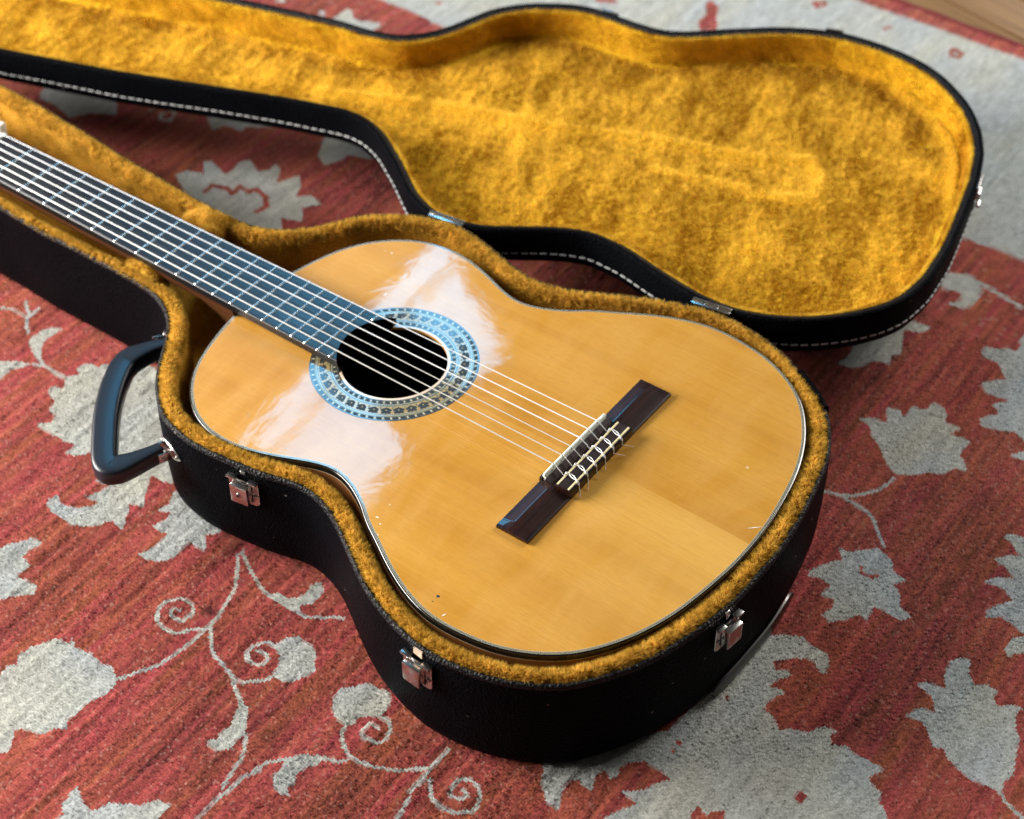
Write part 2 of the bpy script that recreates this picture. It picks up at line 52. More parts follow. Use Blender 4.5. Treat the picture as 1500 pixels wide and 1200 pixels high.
LID = [[-771.5,127.3],[-764.2,129.6],[-756.9,132.0],[-749.5,134.4],[-742.2,136.8],[-734.9,139.2],[-727.6,141.6],[-720.3,144.0],[-712.9,146.4],[-705.6,148.9],[-698.3,151.3],[-691.0,153.7],[-683.7,156.2],[-676.4,158.6],[-669.0,161.0],[-661.7,163.4],[-654.5,166.0],[-647.2,168.7],[-640.1,171.5],[-632.9,174.3],[-625.7,177.1],[-618.5,179.9],[-611.3,182.7],[-604.2,185.5],[-597.0,188.3],[-589.8,191.1],[-582.6,193.9],[-575.4,196.7],[-568.2,199.5],[-561.1,202.3],[-553.9,205.1],[-546.7,207.8],[-539.5,210.6],[-532.3,213.4],[-525.1,216.1],[-517.9,218.9],[-510.7,221.6],[-503.5,224.4],[-496.3,227.1],[-489.0,229.7],[-481.7,232.1],[-474.4,234.5],[-467.0,236.8],[-459.7,239.1],[-452.4,241.5],[-445.0,243.8],[-437.5,245.6],[-429.9,246.6],[-422.2,246.7],[-414.5,246.1],[-407.0,244.4],[-399.6,242.0],[-392.5,239.2],[-385.5,235.9],[-378.9,232.0],[-372.3,227.9],[-365.8,223.8],[-359.2,219.8],[-352.7,215.6],[-346.4,211.3],[-340.1,206.8],[-333.8,202.3],[-327.6,197.8],[-321.3,193.3],[-315.0,188.9],[-308.5,184.8],[-301.5,181.5],[-294.4,178.6],[-287.2,175.9],[-279.8,173.5],[-272.2,172.2],[-264.5,172.2],[-256.9,172.9],[-249.2,174.0],[-241.8,176.0],[-234.5,178.5],[-227.4,181.3],[-220.5,184.8],[-213.9,188.9],[-207.6,193.2],[-201.2,197.6],[-194.9,202.0],[-188.6,206.4],[-182.2,210.8],[-175.8,215.1],[-169.3,219.1],[-162.4,222.7],[-155.4,225.9],[-148.3,228.7],[-140.7,230.2],[-133.0,230.6],[-125.3,230.5],[-117.6,230.3],[-109.9,229.6],[-102.3,228.3],[-94.8,226.7],[-87.3,225.0],[-79.7,223.4],[-72.2,221.9],[-64.6,220.5],[-57.0,219.2],[-49.4,217.9],[-41.8,216.7],[-34.1,215.8],[-26.5,215.0],[-18.8,214.6],[-11.1,214.7],[-3.4,215.1],[4.3,216.0],[11.8,217.5],[19.2,219.7],[26.5,222.3],[33.6,225.2],[40.6,228.5],[47.4,232.1],[54.0,236.0],[60.4,240.3],[66.6,244.9],[72.5,249.8],[78.1,255.2],[83.5,260.6],[88.8,266.2],[93.8,272.1],[98.5,278.2],[102.9,284.5],[107.2,290.9],[111.1,297.6],[114.4,304.5],[117.3,311.7],[119.5,319.1],[120.9,326.6],[121.8,334.3],[122.5,342.0],[123.1,349.7],[123.2,357.4],[122.7,365.1],[121.8,372.7],[121.0,380.4],[120.2,388.0],[119.3,395.7],[118.3,403.3],[116.9,410.9],[115.2,418.4],[113.6,426.0],[111.9,433.5],[110.2,441.0],[108.5,448.5],[106.8,456.1],[105.1,463.6],[103.3,471.1],[101.4,478.5],[99.6,486.0],[97.8,493.5],[95.8,500.9],[93.5,508.3],[91.0,515.6],[88.4,522.9],[85.9,530.2],[83.3,537.4],[80.2,544.5],[76.7,551.3],[72.9,558.0],[69.1,564.8],[65.2,571.4],[60.8,577.7],[56.1,583.8],[51.2,589.7],[46.2,595.6],[41.0,601.3],[35.4,606.6],[29.4,611.5],[23.3,616.2],[17.1,620.7],[10.7,625.1],[4.2,629.2],[-2.4,633.2],[-9.3,636.7],[-16.4,639.6],[-23.6,642.2],[-30.9,644.6],[-38.4,646.5],[-46.0,647.7],[-53.7,648.7],[-61.4,649.4],[-69.1,649.7],[-76.8,649.9],[-84.5,649.8],[-92.2,649.3],[-99.8,648.5],[-107.5,647.5],[-115.1,646.4],[-122.6,644.8],[-129.9,642.4],[-137.1,639.4],[-144.1,636.3],[-151.1,633.1],[-157.9,629.4],[-164.5,625.5],[-171.1,621.4],[-177.5,617.3],[-183.8,612.8],[-189.9,608.0],[-195.7,603.0],[-201.5,597.9],[-207.3,592.9],[-213.2,587.8],[-218.9,582.7],[-224.7,577.5],[-230.3,572.3],[-236.0,567.1],[-241.6,561.9],[-247.4,556.8],[-253.6,552.2],[-260.3,548.3],[-267.2,545.0],[-274.6,542.7],[-282.2,541.3],[-289.8,540.4],[-297.5,539.7],[-305.2,539.4],[-312.9,539.1],[-320.6,538.9],[-328.3,538.6],[-336.0,538.1],[-343.7,537.5],[-351.3,536.2],[-358.6,534.0],[-365.8,531.2],[-372.8,527.8],[-379.4,523.9],[-385.8,519.7],[-392.2,515.3],[-398.4,510.8],[-404.3,505.9],[-409.9,500.5],[-415.0,494.8],[-419.8,488.7],[-424.1,482.3],[-428.0,475.7],[-431.2,468.7],[-433.7,461.4],[-435.8,454.0],[-438.0,446.6],[-440.2,439.2],[-442.4,431.8],[-444.8,424.5],[-447.7,417.3],[-451.2,410.4],[-455.1,403.8],[-459.4,397.5],[-464.4,391.6],[-470.0,386.3],[-476.3,381.9],[-483.3,378.6],[-490.6,376.1],[-497.9,373.9],[-505.4,372.0],[-513.0,370.7],[-520.7,369.8],[-528.3,369.0],[-536.0,368.0],[-543.5,366.5],[-551.0,364.7],[-558.5,362.7],[-565.9,360.8],[-573.4,358.9],[-580.9,357.0],[-588.3,355.0],[-595.8,353.0],[-603.2,351.0],[-610.6,348.9],[-618.1,346.9],[-625.5,344.8],[-632.9,342.8],[-640.3,340.7],[-647.8,338.6],[-655.2,336.5],[-662.6,334.4],[-670.0,332.3],[-677.4,330.1],[-684.8,328.0],[-692.2,325.9],[-699.6,323.8],[-707.1,321.7],[-714.5,319.6],[-721.9,317.5],[-729.3,315.3],[-736.7,313.2],[-744.1,311.1],[-751.5,308.9],[-758.9,306.8],[-766.3,304.7],[-773.7,302.6],[-781.1,300.4],[-788.5,298.3],[-796.0,296.2],[-803.4,294.0],[-810.8,291.9],[-818.2,289.8],[-825.6,287.6],[-833.0,285.5],[-840.4,283.4],[-847.8,281.3],[-855.2,279.1],[-862.6,277.0],[-870.0,274.9],[-877.4,272.6],[-884.7,270.1],[-891.9,267.3],[-899.0,264.4],[-906.2,261.5],[-913.3,258.7],[-920.5,255.9],[-927.7,253.1],[-934.8,250.0],[-941.4,246.1],[-947.3,241.2],[-952.9,235.9],[-958.4,230.5],[-964.0,225.2],[-969.6,219.9],[-975.3,214.7],[-980.6,209.1],[-984.2,202.4],[-985.3,194.7],[-985.2,187.0],[-985.1,179.3],[-985.1,171.6],[-985.3,163.9],[-985.0,156.2],[-982.8,148.9],[-978.5,142.5],[-973.2,136.9],[-967.9,131.3],[-962.7,125.6],[-957.6,119.9],[-951.8,114.7],[-945.0,111.2],[-937.6,109.3],[-930.0,107.9],[-922.4,106.4],[-914.9,104.9],[-907.3,103.4],[-899.6,102.6],[-891.9,102.6],[-884.2,103.2],[-876.6,103.8],[-868.9,104.4],[-861.2,105.0],[-853.5,105.8],[-845.9,107.2],[-838.5,109.0],[-831.0,111.1],[-823.6,113.1],[-816.2,115.1],[-808.7,117.1],[-801.3,119.1],[-793.8,121.1],[-786.4,123.1],[-778.9,125.1]]
LIDRIDGE = [[[[-506,295],[-399,344],[-294,378],[-197,422],[-108,449],[-62,477]],5,2.2],[[[-171,381],[-107,398],[-45,415]],4,1.6],[[[-62,477],[-38,461],[-29,426],[-45,415]],6,3.0],[[[-371,475],[-349,439],[-306,356],[-273,299]],4,1.4],[[[-118,653],[-65,639],[0,614],[44,571],[80,494]],7,4.5],[[[-167,423],[-89,441]],8,-1.5]]
RUBPATCH = [[-718,260],[-724,287],[-643,307],[-533,327],[-450,365],[-426,324],[-474,289],[-585,254],[-687,214]]
RUBBAND = [[-330,373],[-235,408],[-168,436],[-93,460],[-59,493],[-36,457],[-26,410],[-54,406],[-141,381],[-212,351],[-285,310],[-393,292],[-464,297],[-407,353]]
DINGS = [[1,-172,[[1.41,0.0],[1.38,0.61],[1.1,0.72],[0.8,0.67],[-0.58,1.06],[-1.45,0.42],[-0.23,-1.47]],"slate"],[1,-178,[[0.74,0.13],[-0.39,0.51],[-0.92,0.35],[-0.64,0.29],[-0.67,0.35],[-1.16,-0.22]],"slate"],[4,-186,[[-0.15,0.44],[-0.53,-0.04],[-0.49,-0.18],[-0.23,-0.47],[0.71,-0.4],[0.41,-0.38]],"chip"],[-81,-139,[[0.17,0.75],[-1.16,-0.34],[-0.32,-1.18],[-0.39,-0.67],[1.34,-0.12],[1.15,-0.1],[1.7,-0.14]],"bone"],[-75,-143,[[0.31,0.7],[0.14,0.52],[-0.66,0.06],[-0.7,-0.33],[0.85,-0.43],[0.78,-0.29]],"bone"],[-70,-152,[[0.63,0.12],[0.44,0.33],[-0.3,0.5],[-0.54,-0.29],[0.31,-0.61],[0.62,-0.28]],"bone"],[-81,-124,[[0.78,0.2],[-0.67,0.25],[-0.97,-0.2],[-0.13,-0.42],[0.14,-0.87],[0.68,-0.09]],"bonestrip"],[-268,111,[[1.06,0.06],[0.12,0.82],[-1.15,-0.17],[0.91,-0.73],[0.85,-0.56],[0.92,-0.23]],"bone"],[-274,110,[[0.75,0.03],[0.37,0.39],[0.38,0.61],[0.21,0.36],[-0.92,0.02],[-1.04,-0.01]],"bone"],[0,0,[[13.7,-184.9],[14.0,-182.6],[15.3,-180.7],[14.9,-183.0]],"bone"],[0,0,[[144.0,12.5],[148.2,17.4],[153.0,21.7],[148.8,16.8]],"bone"],[0,0,[[-236.1,60.9],[-236.7,62.9],[-236.4,65.0],[-235.7,63.0]],"bone"]]
# ---------------------------------------------------------------- helpers
ROOTLOC = {}

def link(o):
    SC.collection.objects.link(o)

def attach(o, parent, loc=None):
    if parent is not None:
        o.parent = parent
    base = Vector((0, 0, 0))
    p = parent
    while p is not None:
        base += Vector(p.location)
        p = p.parent
    if loc is None:
        o.location = -base
    else:
        o.location = Vector(loc) * MM - base

def mesh_obj(name, V, F, mat=None, parent=None, smooth=True, angle=40, loc=None):
    me = bpy.data.meshes.new(name)
    V = np.asarray(V, dtype=np.float64) * MM
    me.from_pydata(V.tolist(), [], [list(map(int, f)) for f in F])
    me.update()
    if smooth:
        me.polygons.foreach_set('use_smooth', [True] * len(me.polygons))
        me.set_sharp_from_angle(angle=math.radians(angle))
    if mat:
        me.materials.append(mat)
    o = bpy.data.objects.new(name, me)
    link(o)
    attach(o, parent, loc)
    return o

def empty(name, loc, label=None, cat=None):
    o = bpy.data.objects.new(name, None)
    link(o)
    o.location = Vector(loc) * MM
    o.empty_display_size = 0.05
    if label: o['label'] = label
    if cat: o['category'] = cat
    return o

def normals2d(C):
    T = np.roll(C, -1, 0) - np.roll(C, 1, 0)
    T /= np.linalg.norm(T, axis=1)[:, None]
    N = np.c_[-T[:, 1], T[:, 0]]
    a = 0.5 * np.sum(C[:, 0] * np.roll(C[:, 1], -1) - np.roll(C[:, 0], -1) * C[:, 1])
    return (N if a > 0 else -N), T       # inward normals

def smooth_off(C, N, off, it=0):
    P = C + N * off
    return P

def sweep(C, prof, closed_prof=False, scale=None):
    """rings of contour C offset inwards; prof = [(inward offset, z), ...]"""
    N, _ = normals2d(C)
    n = len(C)
    V = []
    if scale is None: scale = np.ones(n)
    for off, z in prof:
        P = C + N * (off * scale)[:, None]
        V.append(np.c_[P, np.full(n, z)])
    V = np.vstack(V)
    F = []
    m = len(prof)
    for j in range(m if closed_prof else m - 1):
        a = j * n; b = ((j + 1) % m) * n
        for i in range(n):
            k = (i + 1) % n
            F.append((a + i, a + k, b + k, b + i))
    return V, F

def orient(o):
    bm = bmesh.new(); bm.from_mesh(o.data)
    bmesh.ops.recalc_face_normals(bm, faces=bm.faces)
    bm.to_mesh(o.data); bm.free()
    return o

def prism(poly, z0, z1, bev=0.0):
    """vertical prism with an optional top chamfer"""
    P = np.array(poly, float); n = len(P)
    rings = []
    if bev > 0:
        c = P.mean(0)
        N, _ = normals2d(P)
        rings = [np.c_[P, np.full(n, z0)], np.c_[P, np.full(n, z1 - bev)], np.c_[P + N * bev, np.full(n, z1)]]
    else:
        rings = [np.c_[P, np.full(n, z0)], np.c_[P, np.full(n, z1)]]
    V = np.vstack(rings); F = []
    for j in range(len(rings) - 1):
        for i in range(n):
            k = (i + 1) % n
            F.append((j * n + i, j * n + k, (j + 1) * n + k, (j + 1) * n + i))
    F.append(tuple(range(n))[::-1]); F.append(tuple(range((len(rings) - 1) * n, len(rings) * n)))
    return V, F

def tube(path, r, seg=8, flat=1.0, caps=True, up=(0, 0, 1)):
    P = np.array(path, float); n = len(P)
    r = np.broadcast_to(np.array(r, float), (n,))
    T = np.gradient(P, axis=0); T /= np.linalg.norm(T, axis=1)[:, None]
    V = []
    u = np.array(up, float)
    for i in range(n):
        s = np.cross(T[i], u)
        if np.linalg.norm(s) < 1e-3: s = np.cross(T[i], (0.3, 1, 0))
        s /= np.linalg.norm(s); w = np.cross(s, T[i])
        for k in range(seg):
            a = 2 * math.pi * k / seg
            V.append(P[i] + r[i] * (math.cos(a) * s + flat * math.sin(a) * w))
    F = []
    for i in range(n - 1):
        for k in range(seg):
            F.append((i * seg + k, i * seg + (k + 1) % seg, (i + 1) * seg + (k + 1) % seg, (i + 1) * seg + k))
    if caps:
        F.append(tuple(range(seg))[::-1]); F.append(tuple(range((n - 1) * seg, n * seg)))
    return np.array(V), F

def merge(*parts):
    V = []; F = []; o = 0
    for v, f in parts:
        v = np.asarray(v, float)
        V.append(v); F += [tuple(i + o for i in q) for q in f]; o += len(v)
    return np.vstack(V), F

def rbox(x0, x1, y0, y1, z0, z1, b=0.6):
    """box with chamfered edges"""
    bm = bmesh.new()
    bmesh.ops.create_cube(bm, size=1)
    for v in bm.verts:
        v.co = ((x0 + x1) / 2 + v.co.x * (x1 - x0), (y0 + y1) / 2 + v.co.y * (y1 - y0), (z0 + z1) / 2 + v.co.z * (z1 - z0))
    if b > 0:
        bmesh.ops.bevel(bm, geom=bm.edges[:] + bm.verts[:], offset=b, segments=2, affect='EDGES', profile=0.6)
    V = np.array([v.co[:] for v in bm.verts]); bm.verts.index_update()
    F = [tuple(v.index for v in f.verts) for f in bm.faces]
    bm.free()
    return V, F

def cr(P, n=8):
    """catmull-rom through points"""
    P = np.array(P, float); P = np.vstack([2 * P[0] - P[1], P, 2 * P[-1] - P[-2]])
    out = []
    for i in range(1, len(P) - 2):
        for t in np.linspace(0, 1, n, endpoint=False):
            a, b, c, d = P[i - 1:i + 3]
            out.append(.5 * ((2 * b) + (c - a) * t + (2 * a - 5 * b + 4 * c - d) * t * t + (-a + 3 * b - 3 * c + d) * t ** 3))
    out.append(P[-2])
    return np.array(out)

def inside(poly, X, Y):
    poly = np.asarray(poly, float); r = np.zeros(X.shape, bool)
    x0, y0 = poly[-1]
    for x1, y1 in poly:
        c = (y1 > Y) != (y0 > Y)
        if y1 != y0:
            r ^= c & (X < (x0 - x1) * (Y - y1) / (y0 - y1) + x1)
        x0, y0 = x1, y1
    return r

def vnoise(X, Y, seed=0):
    """smooth value noise in 2-d, roughly -1..1"""
    rs = np.random.RandomState(seed); T = rs.rand(256, 256) * 2 - 1
    xi = np.floor(X).astype(int); yi = np.floor(Y).astype(int); fx = X - xi; fy = Y - yi
    fx = fx * fx * (3 - 2 * fx); fy = fy * fy * (3 - 2 * fy)
    g = lambda a, b: T[a % 256, b % 256]
    return (g(xi, yi) * (1 - fx) + g(xi + 1, yi) * fx) * (1 - fy) + (g(xi, yi + 1) * (1 - fx) + g(xi + 1, yi + 1) * fx) * fy

# ---------------------------------------------------------------- materials
class NB:
    def __init__(s, name):
        s.m = bpy.data.materials.new(name); s.m.use_nodes = True
        s.t = s.m.node_tree; s.n = s.t.nodes; s.b = s.n['Principled BSDF']
    def node(s, t, **kw):
        x = s.n.new(t)
        for k, v in kw.items():
            if k.startswith('_'): setattr(x, k[1:], v)
            else: x.inputs[k.replace('__', ' ')].default_value = v
        return x
    def l(s, a, b): s.t.links.new(a, b)
    def coord(s, scale=(1, 1, 1), rot=(0, 0, 0)):
        c = s.n.new('ShaderNodeTexCoord'); m = s.n.new('ShaderNodeMapping')
        m.inputs['Scale'].default_value = scale; m.inputs['Rotation'].default_value = rot
        s.l(c.outputs['Object'], m.inputs['Vector']); return m.outputs['Vector']
    def noise(s, vec, scale, detail=4, rough=.55, dist=0):
        x = s.node('ShaderNodeTexNoise', Scale=scale, Detail=detail, Roughness=rough, Distortion=dist)
        s.l(vec, x.inputs['Vector']); return x.outputs['Fac']
    def ramp(s, fac, stops):
        x = s.n.new('ShaderNodeValToRGB'); e = x.color_ramp.elements
        while len(e) < len(stops): e.new(0.5)
        for q, (p, c) in zip(e, stops):
            q.position = p; q.color = (*c, 1) if len(c) == 3 else c
        s.l(fac, x.inputs['Fac']); return x.outputs['Color']
    def math(s, op, a, b=None, c=None, clamp=False):
        x = s.n.new('ShaderNodeMath'); x.operation = op; x.use_clamp = clamp
        for i, v in enumerate((a, b, c)):
            if v is None: continue
            if isinstance(v, (int, float)): x.inputs[i].default_value = v
            else: s.l(v, x.inputs[i])
        return x.outputs[0]
    def mix(s, fac, a, b, mode='MIX'):
        x = s.n.new('ShaderNodeMix'); x.data_type = 'RGBA'; x.blend_type = mode
        for sock, v in ((x.inputs[0], fac), (x.inputs[6], a), (x.inputs[7], b)):
            if isinstance(v, (int, float)): sock.default_value = v
            elif isinstance(v, tuple): sock.default_value = (*v, 1) if len(v) == 3 else v
            else: s.l(v, sock)
        return x.outputs[2]
    def bump(s, h, strength=.3, dist=.001, coat=False, normal=None):
        x = s.node('ShaderNodeBump', Strength=strength, Distance=dist)
        s.l(h, x.inputs['Height'])
        if normal is not None: s.l(normal, x.inputs['Normal'])
        return x.outputs['Normal']
    def set(s, **kw):
        for k, v in kw.items():
            k = k.replace('__', ' ')
            if isinstance(v, (int, float)): s.b.inputs[k].default_value = v
            elif isinstance(v, tuple): s.b.inputs[k].default_value = (*v, 1) if len(v) == 3 else v
            else: s.l(v, s.b.inputs[k])

def plain(name, col, rough=.5, metal=0., spec=.5, coat=0., crough=.05, nscale=0, namt=.0, bscale=0, bstr=.2, bdist=.0003):
    m = NB(name); v = m.coord()
    if nscale:
        n = m.noise(v, nscale)
        c = m.mix(n, tuple(x * (1 - namt) for x in col), tuple(min(1, x * (1 + namt)) for x in col))
        m.set(Base__Color=c)
    else: m.set(Base__Color=col)
    m.set(Roughness=rough, Metallic=metal, Specular__IOR__Level=spec, Coat__Weight=coat, Coat__Roughness=crough)
    if bscale: m.set(Normal=m.bump(m.noise(v, bscale, 5, .6), bstr, bdist))
    return m.m

def mat_vinyl(name='black_vinyl', spec=.015):
    m = NB(name); v = m.coord()
    vo = m.node('ShaderNodeTexVoronoi', Scale=520.0); m.l(v, vo.inputs['Vector'])
    n = m.noise(v, 500, 3, .6); n2 = m.noise(v, 9, 4, .6)
    h = m.math('ADD', vo.outputs['Distance'], m.math('MULTIPLY', n, .8))
    sp = m.node('ShaderNodeTexVoronoi', Scale=60.0); m.l(v, sp.inputs['Vector'])
    dust = m.math('LESS_THAN', sp.outputs['Distance'], .075)
    c = m.mix(n2, (.002, .0022, .003), (.004, .0045, .006))
    c = m.mix(m.math('MULTIPLY', m.math('MULTIPLY', dust, m.math('GREATER_THAN', m.noise(v, 14, 2), .56)), .5), c, (.25, .24, .22))
    m.set(Base__Color=c, Roughness=m.math('MULTIPLY_ADD', n2, .2, .34), Specular__IOR__Level=spec,
          Normal=m.bump(h, 1.0, .0009))
    return m.m

def mat_wood_top():
    m = NB('cedar_soundboard'); v = m.coord()
    g = m.noise(m.coord((3, 420, 1)), 1.0, 3, .6)              # fine grain along the body
    b = m.noise(m.coord((1.2, 22, 1)), 1.0, 4, .5, .3)         # broad bands
    s = m.noise(m.coord((30, 10, 1), (0, 0, .25)), 1.0, 4, .6, .6)  # silk / blotches
    fine = m.noise(m.coord((90, 900, 1), (0, 0, .15)), 1.0, 3, .7)
    c = m.ramp(b, [(.3, (.47, .205, .026)), (.5, (.64, .315, .048)), (.7, (.76, .41, .075))])
    c = m.mix(m.math('MULTIPLY', g, .75), c, (.42, .19, .030))
    c = m.mix(m.ramp(s, [(.38, (0, 0, 0)), (.72, (.6, .6, .6))]), c, (.66, .36, .10))
    c = m.mix(m.ramp(fine, [(.48, (0, 0, 0)), (.75, (.5, .5, .5))]), c, (.44, .20, .032))
    # book-matched centre joint: runout tone and sheen put into the colour towards the tail
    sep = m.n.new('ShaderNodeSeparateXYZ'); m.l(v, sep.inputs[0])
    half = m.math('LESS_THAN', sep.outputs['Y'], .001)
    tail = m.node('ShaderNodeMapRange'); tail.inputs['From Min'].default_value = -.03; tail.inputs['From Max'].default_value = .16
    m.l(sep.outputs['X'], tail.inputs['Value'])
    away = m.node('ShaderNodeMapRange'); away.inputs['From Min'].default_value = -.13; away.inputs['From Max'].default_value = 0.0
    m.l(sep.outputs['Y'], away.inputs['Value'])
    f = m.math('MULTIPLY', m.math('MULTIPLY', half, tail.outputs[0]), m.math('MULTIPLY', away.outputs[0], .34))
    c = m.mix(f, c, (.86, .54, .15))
    # wear specks
    w = m.node('ShaderNodeTexVoronoi', Scale=17.0); m.l(v, w.inputs['Vector'])
    sp = m.math('LESS_THAN', w.outputs['Distance'], .022)
    c = m.mix(m.math('MULTIPLY', sp, .5), c, (.8, .68, .45))
    wave = m.noise(v, 22, 3, .5, .4)
    ripple = m.noise(m.coord((60, 260, 1), (0, 0, .1)), 1.0, 4, .65)
    scr = m.noise(m.coord((400, 30, 1), (0, 0, .7)), 1.0, 3, .8)
    nn = m.bump(wave, .25, .0009)
    nn = m.bump(ripple, .08, .0002, normal=nn)
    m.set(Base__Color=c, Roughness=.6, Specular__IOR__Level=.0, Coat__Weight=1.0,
          Coat__Roughness=m.math('MULTIPLY_ADD', scr, .08, .02), Coat__IOR=1.5, Coat__Normal=nn, Normal=m.bump(g, .1, .0001))
    return m.m

def mat_dark_wood(name, a, b, rough=.3, coat=.0, spec=.5, sc=(8, 260, 260), crough=.1):
    m = NB(name)
    g = m.noise(m.coord(sc), 1.0, 4, .6, .2); g2 = m.noise(m.coord(), 30, 3)
    c = m.ramp(g, [(.3, a), (.7, b)])
    m.set(Base__Color=c, Roughness=m.math('MULTIPLY_ADD', g2, .12, rough), Coat__Weight=coat, Coat__Roughness=crough,
          Specular__IOR__Level=spec, Normal=m.bump(g, .15, .0002))
    return m.m

def mat_plush(name, dark, light, bs=350):
    m = NB(name); v = m.coord()
    n = m.noise(v, bs, 4, .65); n2 = m.noise(v, 26, 4, .6, .5)
    f = m.math('MULTIPLY_ADD', n, .6, m.math('MULTIPLY', n2, .4))
    c = m.ramp(f, [(.3, dark), (.7, light)])
    m.set(Base__Color=c, Roughness=.9, Specular__IOR__Level=.1, Sheen__Weight=.25, Sheen__Roughness=.4, Sheen__Tint=(1, .8, .4),
          Normal=m.bump(n, .9, .0025))
    return m.m

def mat_attr(name, attr, rough=.8, sheen=0.0, stint=(1, 1, 1), spec=.2, bs=0, bd=.0008, trans=False):
    m = NB(name)
    a = m.n.new('ShaderNodeAttribute'); a.attribute_name = attr
    m.set(Base__Color=a.outputs['Color'], Roughness=rough, Specular__IOR__Level=spec, Sheen__Weight=sheen, Sheen__Tint=stint, Sheen__Roughness=.35)
    if bs: m.set(Normal=m.bump(m.noise(m.coord(), bs, 5, .7), .8, bd))
    return m.m

M = {}
M['vinyl'] = mat_vinyl()
M['vinyl_edge'] = mat_vinyl('vinyl_rolled_edge', .22)
M['top'] = mat_wood_top()
M['ebony'] = mat_dark_wood('ebony', (.006, .0055, .006), (.016, .015, .016), .22, spec=.45)
M['rosewood'] = mat_dark_wood('rosewood', (.006, .0022, .0016), (.034, .011, .007), .3, coat=.5, spec=.2, sc=(260, 14, 60), crough=.04)
M['tie'] = mat_dark_wood('tie_block_wood', (.012, .006, .005), (.03, .013, .010), .55, spec=.25, sc=(260, 14, 60))
M['side'] = mat_dark_wood('side_wood', (.12, .040, .008), (.22, .085, .018), .35, coat=1.0, sc=(12, 12, 300), crough=.05)
M['mahog'] = mat_dark_wood('neck_mahogany', (.07, .022, .008), (.14, .05, .018), .35, coat=.8)
M['black'] = plain('black_binding', (.006, .0055, .005), .25, coat=1, crough=.06)
M['ivory'] = plain('cream_purfling', (.60, .56, .40), .4, coat=1, crough=.06)
M['green'] = plain('green_purfling', (.10, .15, .07), .4, coat=1, crough=.06)
M['gold'] = plain('rosette_straw', (.40, .28, .11), .5, coat=1, crough=.06, nscale=400, namt=.35)
M['slate'] = plain('rosette_slate', (.022, .028, .028), .5, coat=1, crough=.06, nscale=500, namt=.5)
M['rosebase'] = plain('rosette_ground', (.12, .11, .07), .5, coat=1, crough=.06, nscale=600, namt=.5)
M['rawedge'] = plain('raw_soundhole_edge', (.78, .60, .44), .5, coat=1, crough=.08)
M['hole'] = plain('dark_inside', (.03, .015, .008), .9)
M['bone'] = plain('bone', (.85, .87, .78), .28, nscale=90, namt=.07, coat=.5, crough=.1)
M['bonestrip'] = plain('bone_strip', (.78, .66, .36), .35, nscale=120, namt=.1)
M['fret'] = plain('nickel_fret', (.80, .82, .80), .22, 1.0)
M['nylon'] = plain('nylon_string', (.95, .95, .95), .2, 0, .6, coat=.6)
M['wound'] = plain('wound_string', (.86, .83, .76), .3, .4, bscale=3000, bstr=.4, bdist=.0002)
M['nickel'] = plain('nickel_plate', (.66, .65, .63), .24, 1.0, nscale=160, namt=.12, bscale=600, bstr=.12)
M['steel'] = plain('worn_steel', (.42, .40, .38), .32, 1.0, nscale=200, namt=.3, bscale=300, bstr=.2)
M['rubber'] = plain('handle_plastic', (.010, .014, .022), .33, spec=.6, bscale=700, bstr=.35, bdist=.0003)
M['thread'] = plain('stitch_thread', (.62, .62, .60), .7, nscale=900, namt=.2)
M['plush'] = mat_plush('gold_plush', (.40, .20, .016), (.75, .43, .05))
M['lidplush'] = mat_plush('gold_lid_plush', (.55, .27, .006), (.95, .60, .03), 200)
M['fur'] = mat_attr('plush_pile', 'tone', .65, .3, (1, .85, .5))
def add_translucency(m, attr, f):
    t = m.node_tree; n = t.nodes; a = n.new('ShaderNodeAttribute'); a.attribute_name = attr
    tr = n.new('ShaderNodeBsdfTranslucent'); mx = n.new('ShaderNodeMixShader'); mx.inputs[0].default_value = f
    t.links.new(a.outputs['Color'], tr.inputs['Color']); o = n['Material Output']
    t.links.new(n['Principled BSDF'].outputs[0], mx.inputs[1]); t.links.new(tr.outputs[0], mx.inputs[2]); t.links.new(mx.outputs[0], o.inputs['Surface'])
add_translucency(M['fur'], 'tone', .5)
M['rug'] = mat_attr('wool_knots', 'tone', .85, .15, (1, .9, .85), .15, 1500, .0008)
M['tuner'] = plain('tuner_button', (.75, .72, .62), .3)
M['chip'] = plain('bare_wood_chip', (.62, .48, .34), .8, nscale=400, namt=.3)

# ---------------------------------------------------------------- wooden floor under the rug
FZ = -103.0
def mat_boards():
    m = NB('pine_floorboards')
    a = m.n.new('ShaderNodeObjectInfo')
    v = m.coord((3.0, 130, 1)); off = m.node('ShaderNodeVectorMath', _operation='ADD')
    m.l(v, off.inputs[0])
    cx = m.n.new('ShaderNodeCombineXYZ'); m.l(m.math('MULTIPLY', a.outputs['Random'], 30.0), cx.inputs[0]); m.l(m.math('MULTIPLY', a.outputs['Random'], 17.0), cx.inputs[1])
    m.l(cx.outputs[0], off.inputs[1])
    g = m.noise(off.outputs[0], 1.0, 5, .6, .8)
    c = m.ramp(g, [(.3, (.12, .055, .020)), (.5, (.30, .160, .062)), (.7, (.40, .225, .092))])
    c = m.mix(m.math('MULTIPLY', a.outputs['Random'], .35), c, (.28, .15, .06))
    m.set(Base__Color=c, Roughness=.45, Normal=m.bump(g, .2, .0008))
    return m.m
MB = mat_boards()
floor = mesh_obj('wood_floor', [(-1700, -1100, FZ - 24), (1100, -1100, FZ - 24), (1100, 1900, FZ - 24), (-1700, 1900, FZ - 24)], [(0, 1, 2, 3)],
                 plain('floor_underlay', (.05, .03, .02), .8), None, False)
floor['kind'] = 'structure'; floor['label'] = 'pale pine floorboards beyond the edge of the rug'
bw, bl = 66.0, 1150.0
